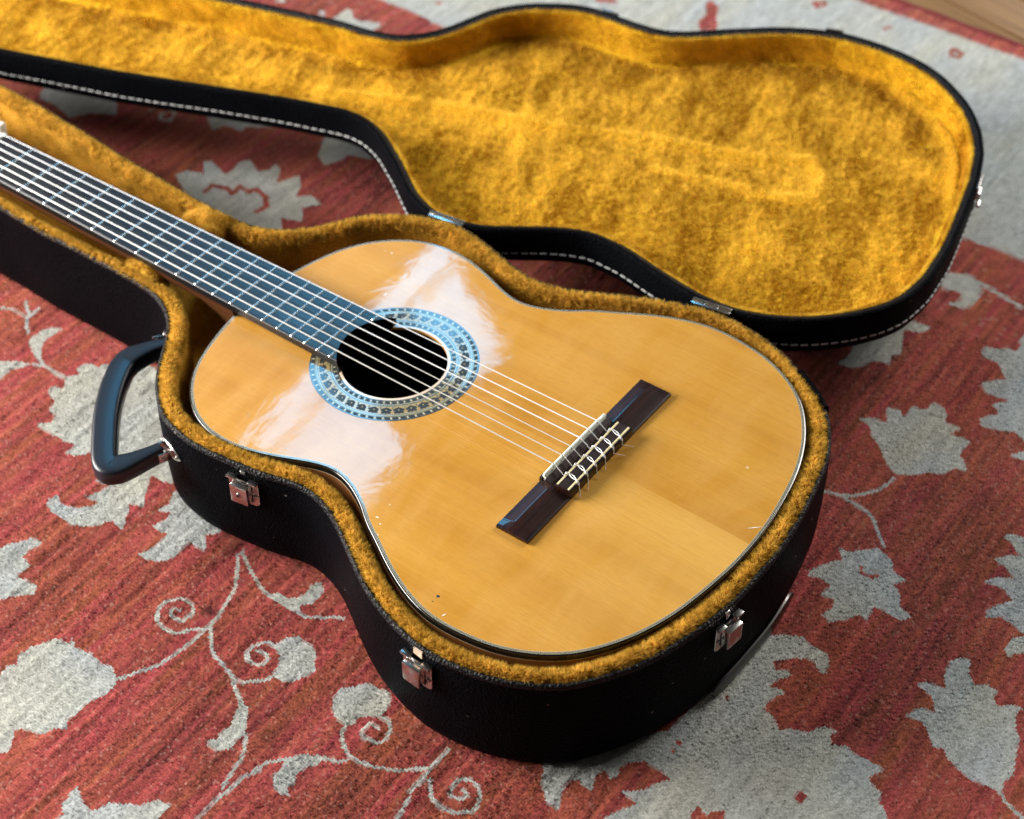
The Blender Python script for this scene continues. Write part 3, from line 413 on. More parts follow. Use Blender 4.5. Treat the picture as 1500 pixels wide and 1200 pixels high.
Vb, Fb = rbox(-bl / 2, bl / 2, -bw / 2 + 1.8, bw / 2 - 1.8, -18, 0, 1.2)
bmesh0 = None
ang = math.radians(-12.5)
for j in range(46):
    for i in range(3):
        cx = -1500 + i * (bl + 1.4) + (j * 397 % 1000) - 300
        cy = -1600 + j * bw - 1
        x = cx * math.cos(ang) - cy * math.sin(ang); y = cx * math.sin(ang) + cy * math.cos(ang)
        if not (-1500 < x < 900 and 700 < y < 1650): continue
        if bmesh0 is None:
            o = mesh_obj('floor_board', Vb, Fb, MB, floor, loc=(x, y, FZ - 6)); bmesh0 = o.data
        else:
            o = bpy.data.objects.new('floor_board', bmesh0); link(o); attach(o, floor, (x, y, FZ - 6))
        o.rotation_euler = (0, 0, ang)

# ---------------------------------------------------------------- rug: one mesh of real knots
VIS4 = np.array([(-1000, 290), (-60, 990), (420, -25), (-180, -470)], float)
def rug_mask(X, Y, p):
    # beyond the photograph the motif edges wander
    d = np.full(X.shape, -1e9)
    for a, b in zip(VIS4, np.roll(VIS4, -1, 0)):
        e = (b - a) / np.linalg.norm(b - a); d = np.maximum(d, (X - a[0]) * -e[1] + (Y - a[1]) * e[0])
    f = np.clip(d / 45, 0, 1); f = np.where(Y > 520, 0, f)
    X, Y = (X + f * (26 * vnoise(X / 34, Y / 34, 61) + 11 * vnoise(X / 12, Y / 12, 62)),
            Y + f * (26 * vnoise(X / 34, Y / 34, 63) + 11 * vnoise(X / 12, Y / 12, 64)))
    g = np.zeros(X.shape, bool)
    def seg(lines, w):
        r = np.zeros(X.shape, bool)
        for L in lines:
            L = np.array(L, float)
            x0, y0 = L.min(0) - 8; x1, y1 = L.max(0) + 8
            b = (X > x0) & (X < x1) & (Y > y0) & (Y < y1)
            if not b.any(): continue
            xs, ys = X[b], Y[b]; d = np.full(xs.shape, 1e9)
            for a, c in zip(L[:-1], L[1:]):
                e = c - a; t = np.clip(((xs - a[0]) * e[0] + (ys - a[1]) * e[1]) / (e @ e + 1e-9), 0, 1)
                d = np.minimum(d, np.hypot(xs - a[0] - t * e[0], ys - a[1] - t * e[1]))
            q = np.zeros(X.shape, bool); q[b] = d < w; r |= q
        return r
    def poly(lists):
        r = np.zeros(X.shape, bool)
        for L in lists:
            L = np.array(L, float); x0, y0 = L.min(0); x1, y1 = L.max(0)
            b = (X > x0) & (X < x1) & (Y > y0) & (Y < y1)
            if b.any():
                q = np.zeros(X.shape, bool); q[b] = inside(L, X[b], Y[b]); r |= q
        return r
    fills = list(FILL); stems = list(STEM)
    # the same motifs carry on outside the photograph
    vis = np.array([(-1000, 290), (-60, 990), (420, -25), (-180, -470)], float)
    for src, dx, dy in ((3, -330, 20), (9, -420, 60), (12, -250, -330), (13, 160, 60), (15, 150, -330), (11, 250, -380), (13, -760, -700), (19, -560, -420)):
        q = np.array([(x + dx, y + dy) for x, y in FILL[src]], float)
        if not inside(vis, q[:, 0], q[:, 1]).any(): fills.append(q)
    g |= poly(fills) | seg(stems, max(1.5, p * .62))
    border = Y > 543 + vnoise(X / 60, Y * 0, 3) * 3
    g |= border
    g &= ~poly(RED)
    g &= ~seg(REDLINE, 2.6)
    edge = Y > 857
    g &= ~edge
    return g

def rug_colour(X, Y, p, rs):
    q = p * .27
    g = .25 * sum(rug_mask(X + a, Y + b, p).astype(float) for a, b in ((q, q), (-q, q), (q, -q), (-q, -q)))
    g = np.where(g < .3, 0, np.where(g > .7, 1, g))
    n1 = vnoise(X / 3.1, Y / 70, 11) * .7 + vnoise(X / 2.0, Y / 20, 12) * .75 + vnoise(X / 45, Y / 140, 13) * .45
    n2 = vnoise(X / 7.8, Y / 90, 21) + .5 * vnoise(X / 3, Y / 30, 22)
    k = rs.rand(*X.shape) - .5
    lum = np.clip(1 + .40 * n1 + .36 * k, .3, 1.9)[..., None]
    red = lum * np.stack([.335 + 0 * n1, .072 + .015 * n2, .052 - .005 * n2], -1)
    pink = np.clip(n1 - .55, 0, 1)[..., None] * (rs.rand(*X.shape) > .5)[..., None]
    red = red * (1 - .35 * pink) + np.array([.44, .150, .115]) * .35 * pink
    sp = (rs.rand(*X.shape) > .95)[..., None]
    red = np.where(sp, red * .6 + np.array([.50, .26, .20]) * .4, red)
    og = np.clip(n2 - .75, 0, 1)[..., None] * .6
    red = red * (1 - og) + lum * np.array([.33, .085, .035]) * og
    n3 = vnoise(X / 24, Y / 50, 31)
    lg = (1 + .16 * vnoise(X / 2.0, Y / 14, 33) + .20 * k)[..., None]
    gr = lg * np.stack([.48 + .03 * n3, .485 + .015 * n3, .445 - .02 * n3], -1)
    C = gr * g[..., None] + red * (1 - g[..., None])
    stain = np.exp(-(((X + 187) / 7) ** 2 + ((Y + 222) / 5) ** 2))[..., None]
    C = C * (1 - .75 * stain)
    return np.clip(C, .004, 1), g

def rug_part(x0, x1, y0, y1, p, sub, skip):
    rs = np.random.RandomState(int(abs(x0) + p * 10))
    nx = int(round((x1 - x0) / p)); ny = int(round((y1 - y0) / p))
    ci, cj = np.meshgrid(np.arange(nx), np.arange(ny), indexing='ij')
    X = x0 + (ci + .5) * p; Y = y0 + (cj + .5) * p
    C, g = rug_colour(X, Y, p, rs)
    keep = ~skip(X, Y)
    mx, my = nx * sub + 1, ny * sub + 1
    gi, gj = np.meshgrid(np.arange(mx), np.arange(my), indexing='ij')
    VX = x0 + gi * p / sub; VY = y0 + gj * p / sub
    H = (rs.rand(mx, my) - .5) * .6
    if sub == 2:
        ox = gi % 2; oy = gj % 2
        H = H + np.where(ox & oy, 2.0 + (rs.rand(mx, my) - .5) * 2.0, 0) + np.where((ox == 1) & (oy == 0), 1.1, 0) + np.where((ox == 0) & (oy == 1), .18, 0)
        VX = VX + (rs.rand(mx, my) - .5) * p * .26; VY = VY + (rs.rand(mx, my) - .5) * p * .26
    else:
        H = H + (rs.rand(mx, my) - .5) * 1.0 + .5
    H = H + vnoise(VX / 60, VY / 90, 7) * .8 + vnoise(VX / 5, VY / 60, 8) * .8
    V = np.stack([VX, VY, FZ - 1.6 + H], -1).reshape(-1, 3)
    si, sj = np.meshgrid(np.arange(nx * sub), np.arange(ny * sub), indexing='ij')
    k = keep[si // sub, sj // sub]
    a = (si * my + sj)[k]
    F = np.stack([a, a + my, a + my + 1, a + 1], -1)
    FC = C[si // sub, sj // sub][k]
    return V, F, FC

caseA = np.array(CASE); Ncs, _ = normals2d(caseA)
CASE_IN = caseA + Ncs * 14
fx0, fx1, fy0, fy1 = -806.0, 450.0, -486.0, 420.0
VISQ = np.array([(-1060, 300), (-60, 1040), (470, -25), (-180, -530)], float)
p0 = 2.0
nfx = round((fx1 - fx0) / p0); fx1 = fx0 + nfx * p0; nfy = round((fy1 - fy0) / p0); fy1 = fy0 + nfy * p0
A1 = rug_part(fx0, fx1, fy0, fy1, p0, 2, lambda X, Y: inside(CASE_IN, X, Y) | ~inside(VISQ, X, Y))
pc = 3.9
cx0 = fx0 - 140 * pc; cy0 = fy0 - 60 * pc
VISS = VISQ.mean(0) + (VISQ - VISQ.mean(0)) * .985
A2 = rug_part(cx0, fx1 + 70 * pc, cy0, 881.0, pc, 1, lambda X, Y: (X > fx0 + 2) & (X < fx1 - 2) & (Y > fy0 + 2) & (Y < fy1 - 2) & inside(VISS, X, Y))
V = np.vstack([A1[0], A2[0] + (0, 0, .15)]); F = np.vstack([A1[1], A2[1] + len(A1[0])]); FC = np.vstack([A1[2], A2[2]])

def fast_mesh(name, V, F, FC, mat, parent=None, smooth=False):
    """quads or tris with one colour per face"""
    n = F.shape[1]
    used = np.zeros(len(V), bool); used[F.ravel()] = True
    idx = np.cumsum(used) - 1; V = V[used]; F = idx[F]
    me = bpy.data.meshes.new(name)
    me.vertices.add(len(V)); me.vertices.foreach_set('co', (V * MM).astype(np.float32).ravel())
    me.loops.add(F.size); me.loops.foreach_set('vertex_index', F.astype(np.int32).ravel())
    me.polygons.add(len(F)); me.polygons.foreach_set('loop_start', (np.arange(len(F)) * n).astype(np.int32))
    me.update(calc_edges=True)
    me.polygons.foreach_set('use_smooth', np.full(len(F), smooth))
    at = me.attributes.new('tone', 'FLOAT_COLOR', 'FACE')
    at.data.foreach_set('color', np.c_[FC, np.ones(len(FC))].astype(np.float32).ravel())
    me.materials.append(mat)
    o = bpy.data.objects.new(name, me); link(o); attach(o, parent)
    return o

rug = fast_mesh('rug', V, F, FC, M['rug'], None, True)
rug['label'] = 'red hand-knotted wool rug with grey leaf pattern under the guitar case'; rug['category'] = 'rug'
# overcast red cord binding along the rug's straight edge
path = [(x, 882 + 1.2 * math.sin(x / 37.0), FZ - 2.0 + .5 * math.sin(x / 11.0)) for x in np.arange(cx0, fx1 + 70 * pc, 9)]
Vt, Ft = tube(path, 3.6, 8)
mesh_obj('rug_edge_cord', Vt, Ft, plain('dark_red_cord', (.20, .03, .028), .9, nscale=250, namt=.4, bscale=500, bstr=.8, bdist=.001), rug)

# ---------------------------------------------------------------- plush pile as fine blades
def fur(name, P, Nn, lean, L, w, cols, parent, seed=1, spread=.35, patch=None):
    rs = np.random.RandomState(seed); n = len(P)
    R = rs.normal(size=(n, 3)) * spread
    D = Nn + lean + R; D /= np.linalg.norm(D, axis=1)[:, None]
    S = np.cross(D, rs.normal(size=(n, 3))); S /= np.linalg.norm(S, axis=1)[:, None]
    LL = (L * (.65 + .7 * rs.rand(n)))[:, None]; W = w * (.7 + .6 * rs.rand(n))[:, None]
    P = P - Nn * .3
    B = P - S * W / 2; Cc = P + S * W / 2; T = P + D * LL
    V = np.stack([B, Cc, T], 1).reshape(-1, 3); F = np.arange(3 * n).reshape(-1, 3)
    t = rs.rand(n) if patch is None else np.clip(.48 + .48 * patch + .45 * (rs.rand(n) - .5), 0, 1)
    C = np.array(cols[0])[None] * (1 - t[:, None]) + np.array(cols[1])[None] * t[:, None]
    o = fast_mesh(name, V, F, C, M['fur'], parent)
    o['kind'] = 'stuff'
    return o

def sample_sweep(C, prof, dens, seed, keep=None, scale=1.0):
    """random points on a swept profile with their normals (facing the open side)"""
    rs = np.random.RandomState(seed); N, T = normals2d(C)
    n = len(C); Ps = []; Ns = []
    for (o0, z0), (o1, z1) in zip(prof[:-1], prof[1:]):
        A = C + N * np.reshape(o0 * scale, (-1, 1)); B = C + N * np.reshape(o1 * scale, (-1, 1)); A2 = np.roll(A, -1, 0)
        seglen = np.linalg.norm(A2 - A, axis=1); h = math.hypot(o1 - o0, z1 - z0)
        cnt = rs.poisson(seglen * h * dens)
        i = np.repeat(np.arange(n), cnt); k = (i + 1) % n
        u = rs.rand(len(i))[:, None]; v = rs.rand(len(i))[:, None]
        a = A[i] * (1 - u) + A[k] * u; b = B[i] * (1 - u) + B[k] * u
        P = np.c_[a * (1 - v) + b * v, (z0 + (z1 - z0) * v)]
        nn = N[i] * (1 - u) + N[k] * u
        d = np.array([o1 - o0, z1 - z0]) / h              # direction along profile (inward, z)
        Nn = np.c_[nn * (-d[1]), np.full(len(i), d[0])]
        Ps.append(P); Ns.append(Nn)
    P = np.vstack(Ps); Nn = np.vstack(Ns)
    if keep is not None:
        m = keep(P); P, Nn = P[m], Nn[m]
    return P, Nn

FURC = ((.46, .25, .020), (1.0, .68, .13))
LIDC = ((.42, .175, .0015), (1.0, .73, .10))

# ================================================================= GUITAR CASE
CX = np.array(CASE, float); LX = np.array(LID, float)
def resample(C, n):
    C2 = np.vstack([C, C[:1]]); L = np.r_[0, np.cumsum(np.hypot(*np.diff(C2, axis=0).T))]
    t = np.linspace(0, L[-1], n, endpoint=False)
    return np.c_[np.interp(t, L, C2[:, 0]), np.interp(t, L, C2[:, 1])]

case = empty('guitar_case', (-200, 0, FZ), 'black vinyl hard guitar case lying open on the rug, lined in mustard gold plush', 'guitar case')
lift = 0.6
prof = [(5.0, -8.5), (4.3, -6.2), (2.8, -4.9), (1.3, -5.2), (.3, -6.6), (0, -9), (-.3, -30), (0, -60), (1.2, FZ + 14), (3.0, FZ + 6), (6.0, FZ + 2.0), (12, FZ + lift)]
Vs, Fs = sweep(CX, prof); n = len(CX)
Fs.append(tuple(range((len(prof) - 1) * n, len(prof) * n)))
shell = orient(mesh_obj('case_shell', Vs, Fs, M['vinyl'], case, angle=60))
# lining of the well: rolled plush edge, walls, floor
lp = [(4.4, -9.5), (4.9, -7.2), (6.3, -5.2), (8.8, -4.2), (12, -4.6), (14.4, -6.8), (15.6, -11), (16.2, -25), (16.8, -60), (18, FZ + 8)]
tq = np.clip((-385 - CX[:, 0]) / 30, 0, 1); tq = np.where(CX[:, 1] < 0, tq * tq * (3 - 2 * tq), 0)
PSC = 1 - .45 * tq                                   # the rolled edge is thinner beside the neck
Vs, Fs = sweep(CX, lp, scale=PSC)
Fs.append(tuple(range((len(lp) - 1) * n, len(lp) * n)))
def edge_mat(o, C, zlim):
    o.data.materials.append(M['vinyl_edge'])
    for p_ in o.data.polygons:
        if p_.center.z / MM > zlim: p_.material_index = 1
edge_mat(shell, CX, -9.5)
lining = orient(mesh_obj('well_lining', Vs, Fs, M['plush'], case, angle=80))
P, Nn = sample_sweep(CX, lp[1:7], 4.6, 5, lambda P: P[:, 0] > -800, PSC)
along = np.c_[np.zeros(len(P)), np.zeros(len(P)), np.zeros(len(P))]
pn = .5 * vnoise(P[:, 0] / 9, P[:, 1] / 9, 41) + .9 * vnoise(P[:, 0] / 1.7, P[:, 1] / 1.7, 42)
lean = np.stack([vnoise(P[:, 0] / 6, P[:, 1] / 6, 51) * .6 + vnoise(P[:, 0] / 2, P[:, 1] / 2, 53) * .8, vnoise(P[:, 0] / 6, P[:, 1] / 6, 52) * .6 + vnoise(P[:, 0] / 2, P[:, 1] / 2, 54) * .8, 0 * pn], -1)
fur('rim_pile', P, Nn, lean, 4.3, .46, FURC, case, 3, .25, pn)
P, Nn = sample_sweep(CX, [lp[6], lp[7], (16.6, -48)], 1.3, 6, lambda P: P[:, 0] > -800, PSC)
pn = vnoise(P[:, 0] / 12, (P[:, 1] + P[:, 2]) / 12, 43)
fur('wall_pile', P, Nn, np.array([0, 0, .5]) + 0 * P, 3.2, .6, FURC, case, 4, .35, pn)

def nearest(C, x, y):
    i = int(np.argmin((C[:, 0] - x) ** 2 + (C[:, 1] - y) ** 2)); return i

def frame_at(C, x, y):
    N, T = normals2d(C); i = nearest(C, x, y)
    out = -N[i]; t = np.array([-out[1], out[0]])          # t x out : right-handed with z up
    return C[i], out, math.atan2(out[1], out[0]) + math.pi / 2  # local +Y... see below

# padded neck supports
def cushion(name, x0, x1, y0, y1, z0, z1, seed):
    bm = bmesh.new(); bmesh.ops.create_cube(bm, size=1)
    bmesh.ops.subdivide_edges(bm, edges=bm.edges[:], cuts=5, use_grid_fill=True)
    for v in bm.verts:
        c = v.co * 2; q = Vector((math.copysign(abs(c.x) ** 1, c.x), c.y, c.z))
        l = (abs(q.x) ** 5 + abs(q.y) ** 5 + abs(q.z) ** 5) ** .2; mx = max(abs(q.x), abs(q.y), abs(q.z)); q = q * (mx / l) if l > 0 else q
        w = 1 + .05 * math.sin(5 * q.x + seed) * math.cos(4 * q.y)
        v.co = ((x0 + x1) / 2 + q.x * (x1 - x0) / 2 * w, (y0 + y1) / 2 + q.y * (y1 - y0) / 2 * w, (z0 + z1) / 2 + q.z * (z1 - z0) / 2 * w)
    Vc = np.array([v.co[:] for v in bm.verts]); bm.verts.index_update(); Fc = [tuple(v.index for v in f.verts) for f in bm.faces]; bm.free()
    o = mesh_obj(name, Vc, Fc, M['plush'], case, angle=80)
    rs = np.random.RandomState(seed); Ps = []; Ns = []
    ctr = Vc.mean(0)
    for f in Fc:
        a, b, c, d = Vc[list(f)]; ar = np.linalg.norm(np.cross(c - a, d - b)) / 2
        k = rs.poisson(ar * 2.6); u, v = rs.rand(k, 1), rs.rand(k, 1)
        Ps.append((a * (1 - u) + b * u) * (1 - v) + (d * (1 - u) + c * u) * v)
        nn = np.cross(c - a, d - b); nn /= np.linalg.norm(nn)
        if nn @ ((a + c) / 2 - ctr) < 0: nn = -nn
        Ns.append(np.repeat(nn[None], k, 0))
    P, Nn = np.vstack(Ps), np.vstack(Ns); m = (Nn[:, 2] > -.5) & ((Nn[:, 1] * np.sign(ctr[1])) < .6); P, Nn = P[m], Nn[m]
    pf = fur('cushion_pile', P, Nn, np.array([0, 0, .1]) + 0 * P, 3.4, .5, FURC, o, seed, .4, vnoise(P[:, 0] / 8, P[:, 1] / 8, 60 + seed))
    pf.location = (0, 0, 0)
    return o
cushion('neck_cushion', -446, -404, -39, -22, -70, -1.5, 1)
cushion('neck_cushion', -446, -404, 34, 64, -70, 3, 2)
mesh_obj('neck_cradle', *rbox(-446, -402, -36, 60, -98, -34, 4), M['plush'], case)

# --- hardware
def wall_thing(C, x, y):
    N, T = normals2d(C); i = nearest(C, x, y); out = -N[i]
    return C[i], out

def local_to_wall(V, c, out, z):
    """local: x along the wall, y outwards, z up"""
    V = np.asarray(V, float); t = np.array([out[1], -out[0]])
    # keep right-handed: t x out = z
    t = np.array([out[1], -out[0]]); 
    P = c[None] + V[:, :1] * t[None] + V[:, 1:2] * out[None]
    return np.c_[P, V[:, 2] + z]

def wall_curve(C, c, out, V, z):
    """as local_to_wall but bent to follow the curved wall"""
    N, T = normals2d(C); L = np.r_[0, np.cumsum(np.hypot(*np.diff(np.vstack([C, C[:1]]), axis=0).T))]
    i = int(np.argmin(((C - c) ** 2).sum(1))); s0 = L[i]; tot = L[-1]
    t = np.array([out[1], -out[0]]); sg = 1 if (T[i] @ t) > 0 else -1
    s = (s0 + sg * V[:, 0]) % tot
    Ce = np.vstack([C, C[:1]]); Ne = np.vstack([N, N[:1]])
    px = np.interp(s, L, Ce[:, 0]); py = np.interp(s, L, Ce[:, 1]); nx = np.interp(s, L, Ne[:, 0]); ny = np.interp(s, L, Ne[:, 1])
    return np.c_[px - nx * V[:, 1], py - ny * V[:, 1], V[:, 2] + z]

def make_latch(x, y, flip, lock, label, ztop=-15.5):
    c, out = wall_thing(CX, x, y); s = -1 if flip else 1
    def put(name, vf, mat, parent=case, ang=35):
        V, Fq = vf; V = np.array(V, float); V[:, 0] *= s
        V = local_to_wall(V, c, out, ztop)
        return orient(mesh_obj(name, V, Fq, mat, parent, angle=ang))
    # plate: rounded sheet with a notch at the top centre and two folded ears
    pts = []
    w, h, r = 13.5, 26.0, 4.5
    for a in np.linspace(180, 270, 6): pts.append((-w + r + r * math.cos(math.radians(a)), -h + r + r * math.sin(math.radians(a))))
    for a in np.linspace(270, 360, 6): pts.append((w - r + r * math.cos(math.radians(a)), -h + r + r * math.sin(math.radians(a))))
    pts += [(w, 0), (5.4, 0), (5.4, -4.6), (-5.4, -4.6), (-5.4, 0), (-w, 0)]
    P2 = np.array(pts); V3, F3 = prism(P2, .2, 2.0, .35)
    V3 = np.c_[V3[:, 0], V3[:, 2], V3[:, 1]]
    plate = put('latch', (V3, F3), M['nickel'])
    if label: plate['label'] = label
    sub = lambda nm, vf, mt: put(nm, vf, mt, plate)
    # ears folded forwards
    for a, b in ((-13.4, -5.6), (5.6, 13.4)):
        o = sub('latch_ear', rbox(a, b, .6, 5.2, -1.3, .5, .35), M['nickel']); o.location = (0, 0, 0)
    o = sub('latch_lever', rbox(-8.2, 7.6, 2.4, 9.2, -21.5, -3.2, 1.3), M['nickel']); o.location = (0, 0, 0)
    o = sub('latch_hinge_pin', tube([(-8.5, 2.6, -21.6), (8.0, 2.6, -21.6)], 1.25, 8), M['steel']); o.location = (0, 0, 0)
    o = sub('latch_spring', tube([(-4.6, 1.8, -3.0), (0, 2.6, -2.0), (4.6, 1.8, -3.0)], .8, 6), M['steel']); o.location = (0, 0, 0)
    for q in (10.6,):
        a = np.linspace(0, 2 * math.pi, 12, endpoint=False)
        Vr, Fr = prism(np.c_[q + 1.9 * np.cos(a), -15 + 1.9 * np.sin(a)], 1.9, 3.0, .5); Vr = np.c_[Vr[:, 0], Vr[:, 2], Vr[:, 1]]
        o = sub('rivet', (Vr, Fr), M['steel']); o.location = (0, 0, 0)
    if lock:
        a = np.linspace(0, 2 * math.pi, 16, endpoint=False)
        Vr, Fr = prism(np.c_[-.3 + 2.6 * np.cos(a), -12.5 + 2.6 * np.sin(a)], 9.1, 9.7, .2); Vr = np.c_[Vr[:, 0], Vr[:, 2], Vr[:, 1]]
        o = sub('keyhole_ring', (Vr, Fr), M['steel']); o.location = (0, 0, 0)
        Vr, Fr = prism(np.c_[-.3 + 1.1 * np.cos(a), -12.5 + 1.9 * np.sin(a)], 9.6, 9.8); Vr = np.c_[Vr[:, 0], Vr[:, 2], Vr[:, 1]]
        o = sub('keyhole', (Vr, Fr), M['black']); o.location = (0, 0, 0)
    # stud / worn spot on the rim above the latch
    return plate, c, out

l1, c1, o1 = make_latch(-198, -158, True, True, 'latch with a keyhole, nearest the handle')
l2, c2, o2 = make_latch(19, -214, True, False, 'latch below a chipped patch of rim')
l3, c3, o3 = make_latch(177, -58, False, False, 'latch at the tail end of the case')
def rimspot(name, c, out, w, h, mat, z=-9.0, dx=0):
    V, Fq = rbox(-w / 2 + dx, w / 2 + dx, -.7, .9, -h, 0, .4)
    rs = np.random.RandomState(int(abs(c[0]))); V = V + (rs.rand(*V.shape) - .5) * .7
    return orient(mesh_obj(name, local_to_wall(V, c, out, z), Fq, mat, case))
rimspot('rim_stud', c1, o1, 4.5, 3.5, M['nickel'])
rimspot('rim_chip', c2, o2, 8.5, 6.0, M['chip'], -7.2)
rimspot('rim_stud', c3, o3, 4.5, 6.5, M['nickel'], -7.5)
# torn fabric tape over the rim joint at the tail
i0 = nearest(CX, 104, 192); i1 = nearest(CX, 121, 171)
a, b = sorted((i0, i1)); arc = CX[a - 1:b + 2]; Na = normals2d(CX)[0][a - 1:b + 2]
rings = []
rs = np.random.RandomState(9)
for off, z in ((3.8, -4.2), (1.5, -3.0), (-1.2, -4.2), (-1.8, -9), (-1.6, -17)):
    q = arc + Na * off; rings.append(np.c_[q, np.full(len(q), z)] + (rs.rand(len(q), 3) - .5) * .9)
k = len(arc); V = np.vstack(rings); Fq = [(j * k + i, j * k + i + 1, (j + 1) * k + i + 1, (j + 1) * k + i) for j in range(4) for i in range(k - 1)]
mesh_obj('rim_tape', V, Fq, M['vinyl'], case)
# steel foot strip at the tail
rings = []; i0 = nearest(CX, 172, -66); i1 = nearest(CX, 172, 52)
a, b = sorted((i0, i1)); arc = CX[a:b + 1]; Na = normals2d(CX)[0][a:b + 1]; k = len(arc)
u = np.linspace(0, 1, k); rnd = np.minimum(1, np.minimum(u, 1 - u) * 12) ** .5
for off, z in ((-.2, 19.0), (-1.6, 18.0), (-2.3, 12), (-2.6, 6), (-2.0, 1.5), (0, .4)):
    zz = FZ + 9 + (z - 9) * .75 * (.35 + .65 * rnd) - 2
    q = arc + Na * (off + .6); rings.append(np.c_[q, zz])
V = np.vstack(rings); Fq = [(j * k + i, j * k + i + 1, (j + 1) * k + i + 1, (j + 1) * k + i) for j in range(5) for i in range(k - 1)]
mesh_obj('foot_strip', V, Fq, plain('dull_steel', (.09, .088, .085), .3, 1.0, nscale=60, namt=.4), case)

# --- carrying handle
hp = cr([(-362, -66, -34), (-372, -80, -35), (-380, -96, -37), (-380.5, -104, -38), (-377, -114, -38), (-365, -135, -38), (-348, -158, -38), (-330, -178, -38), (-314, -194, -38), (-306, -198, -38), (-301, -195, -38), (-294, -184, -37), (-286, -168, -35), (-283, -161, -34)], 7)
Lh = np.r_[0, np.cumsum(np.linalg.norm(np.diff(hp, axis=0), axis=1))]; u = Lh / Lh[-1]
wid = 5.4 + 5.0 * np.clip(np.minimum(u, 1 - u) / .16, 0, 1) ** 1.5
T = np.gradient(hp, axis=0); T /= np.linalg.norm(T, axis=1)[:, None]
V = []; seg = 20
for i in range(len(hp)):
    s = np.cross(T[i], (0, 0, 1)); s /= np.linalg.norm(s); w = np.cross(s, T[i])
    for k in range(seg):
        a = 2 * math.pi * k / seg; ca, sa = math.cos(a), math.sin(a)
        e = .38
        V.append(hp[i] + wid[i] * math.copysign(abs(ca) ** e, ca) * s + (7.4 + .8 * math.sin(3.1 * u[i])) * math.copysign(abs(sa) ** e, sa) * w)
Fq = [(i * seg + k, i * seg + (k + 1) % seg, (i + 1) * seg + (k + 1) % seg, (i + 1) * seg + k) for i in range(len(hp) - 1) for k in range(seg)]
Fq += [tuple(range(seg))[::-1], tuple(range((len(hp) - 1) * seg, len(hp) * seg))]
handle = orient(mesh_obj('handle', V, Fq, M['rubber'], case, angle=50))
mid = hp[8:-8]; Vm, Fm = tube(mid + np.array([0, 0, -7.6]), 3.4, 8)
o = mesh_obj('handle_seam_bead', Vm, Fm, M['rubber'], handle); o.location = (0, 0, 0)
for (wx, wy, hx) in ((-368, -60, 0), (-279, -158, 1)):
    c, out = wall_thing(CX, wx, wy)
    a = np.linspace(0, 2 * math.pi, 28, endpoint=False)
    Vr, Fr = prism(np.c_[17 * np.cos(a) * (1 - .18 * np.abs(np.sin(a))), 7.2 * np.sin(a)], .2, 1.9, .5); Vr = np.c_[Vr[:, 0], Vr[:, 2], Vr[:, 1]]
    pl = orient(mesh_obj('handle_plate', wall_curve(CX, c, out, Vr, -34), Fr, M['nickel'], case))
    for sx in (-1, 1):
        Vb_, Fb_ = rbox(sx * 6.2 - .8, sx * 6.2 + .8, 1.0, 13.5, -4.6, 4.6, .5)
        o = orient(mesh_obj('handle_bracket', local_to_wall(Vb_, c, out, -34), Fb_, M['nickel'], pl)); o.location = (0, 0, 0)
        Vr, Fr = prism(np.c_[sx * 12 + 1.7 * np.cos(a), 1.7 * np.sin(a)], 1.2, 2.9, .5); Vr = np.c_[Vr[:, 0], Vr[:, 2], Vr[:, 1]]
        o = orient(mesh_obj('rivet', wall_curve(CX, c, out, Vr, -34), Fr, M['steel'], pl)); o.location = (0, 0, 0)
    Vp, Fp = tube([(-7, 9.5, 0), (7, 9.5, 0)], 1.6, 8)
    o = mesh_obj('handle_pin', local_to_wall(Vp, c, out, -34), Fp, M['steel'], pl); o.location = (0, 0, 0)

# --- lid, lying open on its hinges
n = len(LX)
LZ = -4.0; LD = 37.0
prof = [(10.5, LZ - 6.5), (9.6, LZ - 3.6), (8.6, LZ - 2.6), (5.2, LZ - 1.9), (4.4, LZ - .9), (2.8, LZ), (1.0, LZ - .5), (.2, LZ - 1.6), (0, LZ - 4), (0, LZ - 22), (.2, LZ - LD + 5), (1.6, LZ - LD + 1.5), (5, LZ - LD), (14, LZ - LD - .5)]
Vs, Fs = sweep(LX, prof); Fs.append(tuple(range((len(prof) - 1) * n, len(prof) * n)))
lid = orient(mesh_obj('lid', Vs, Fs, M['vinyl'], case, angle=60))
lid['label'] = 'open lid with white stitching round its outer wall'
lid.data.materials.append(M['vinyl_edge'])
nL = len(LX)
for p_ in lid.data.polygons:
    j = min(p_.vertices) // nL
    if j in (0, 1, 2, 3): p_.material_index = 1
def sub(o): o.location = (0, 0, 0); return o
lw = [(8.8, LZ - 6.0), (9.2, LZ - 3.8), (10.8, LZ - 2.8), (12.6, LZ - 4.2), (13.6, LZ - 8), (15, LZ - 20), (16, LZ - 27), (18.5, LZ - 31), (25, LZ - 32.3)]
Vs, Fs = sweep(LX, lw)
sub(orient(mesh_obj('lid_wall_lining', Vs, Fs, M['lidplush'], lid, angle=80)))
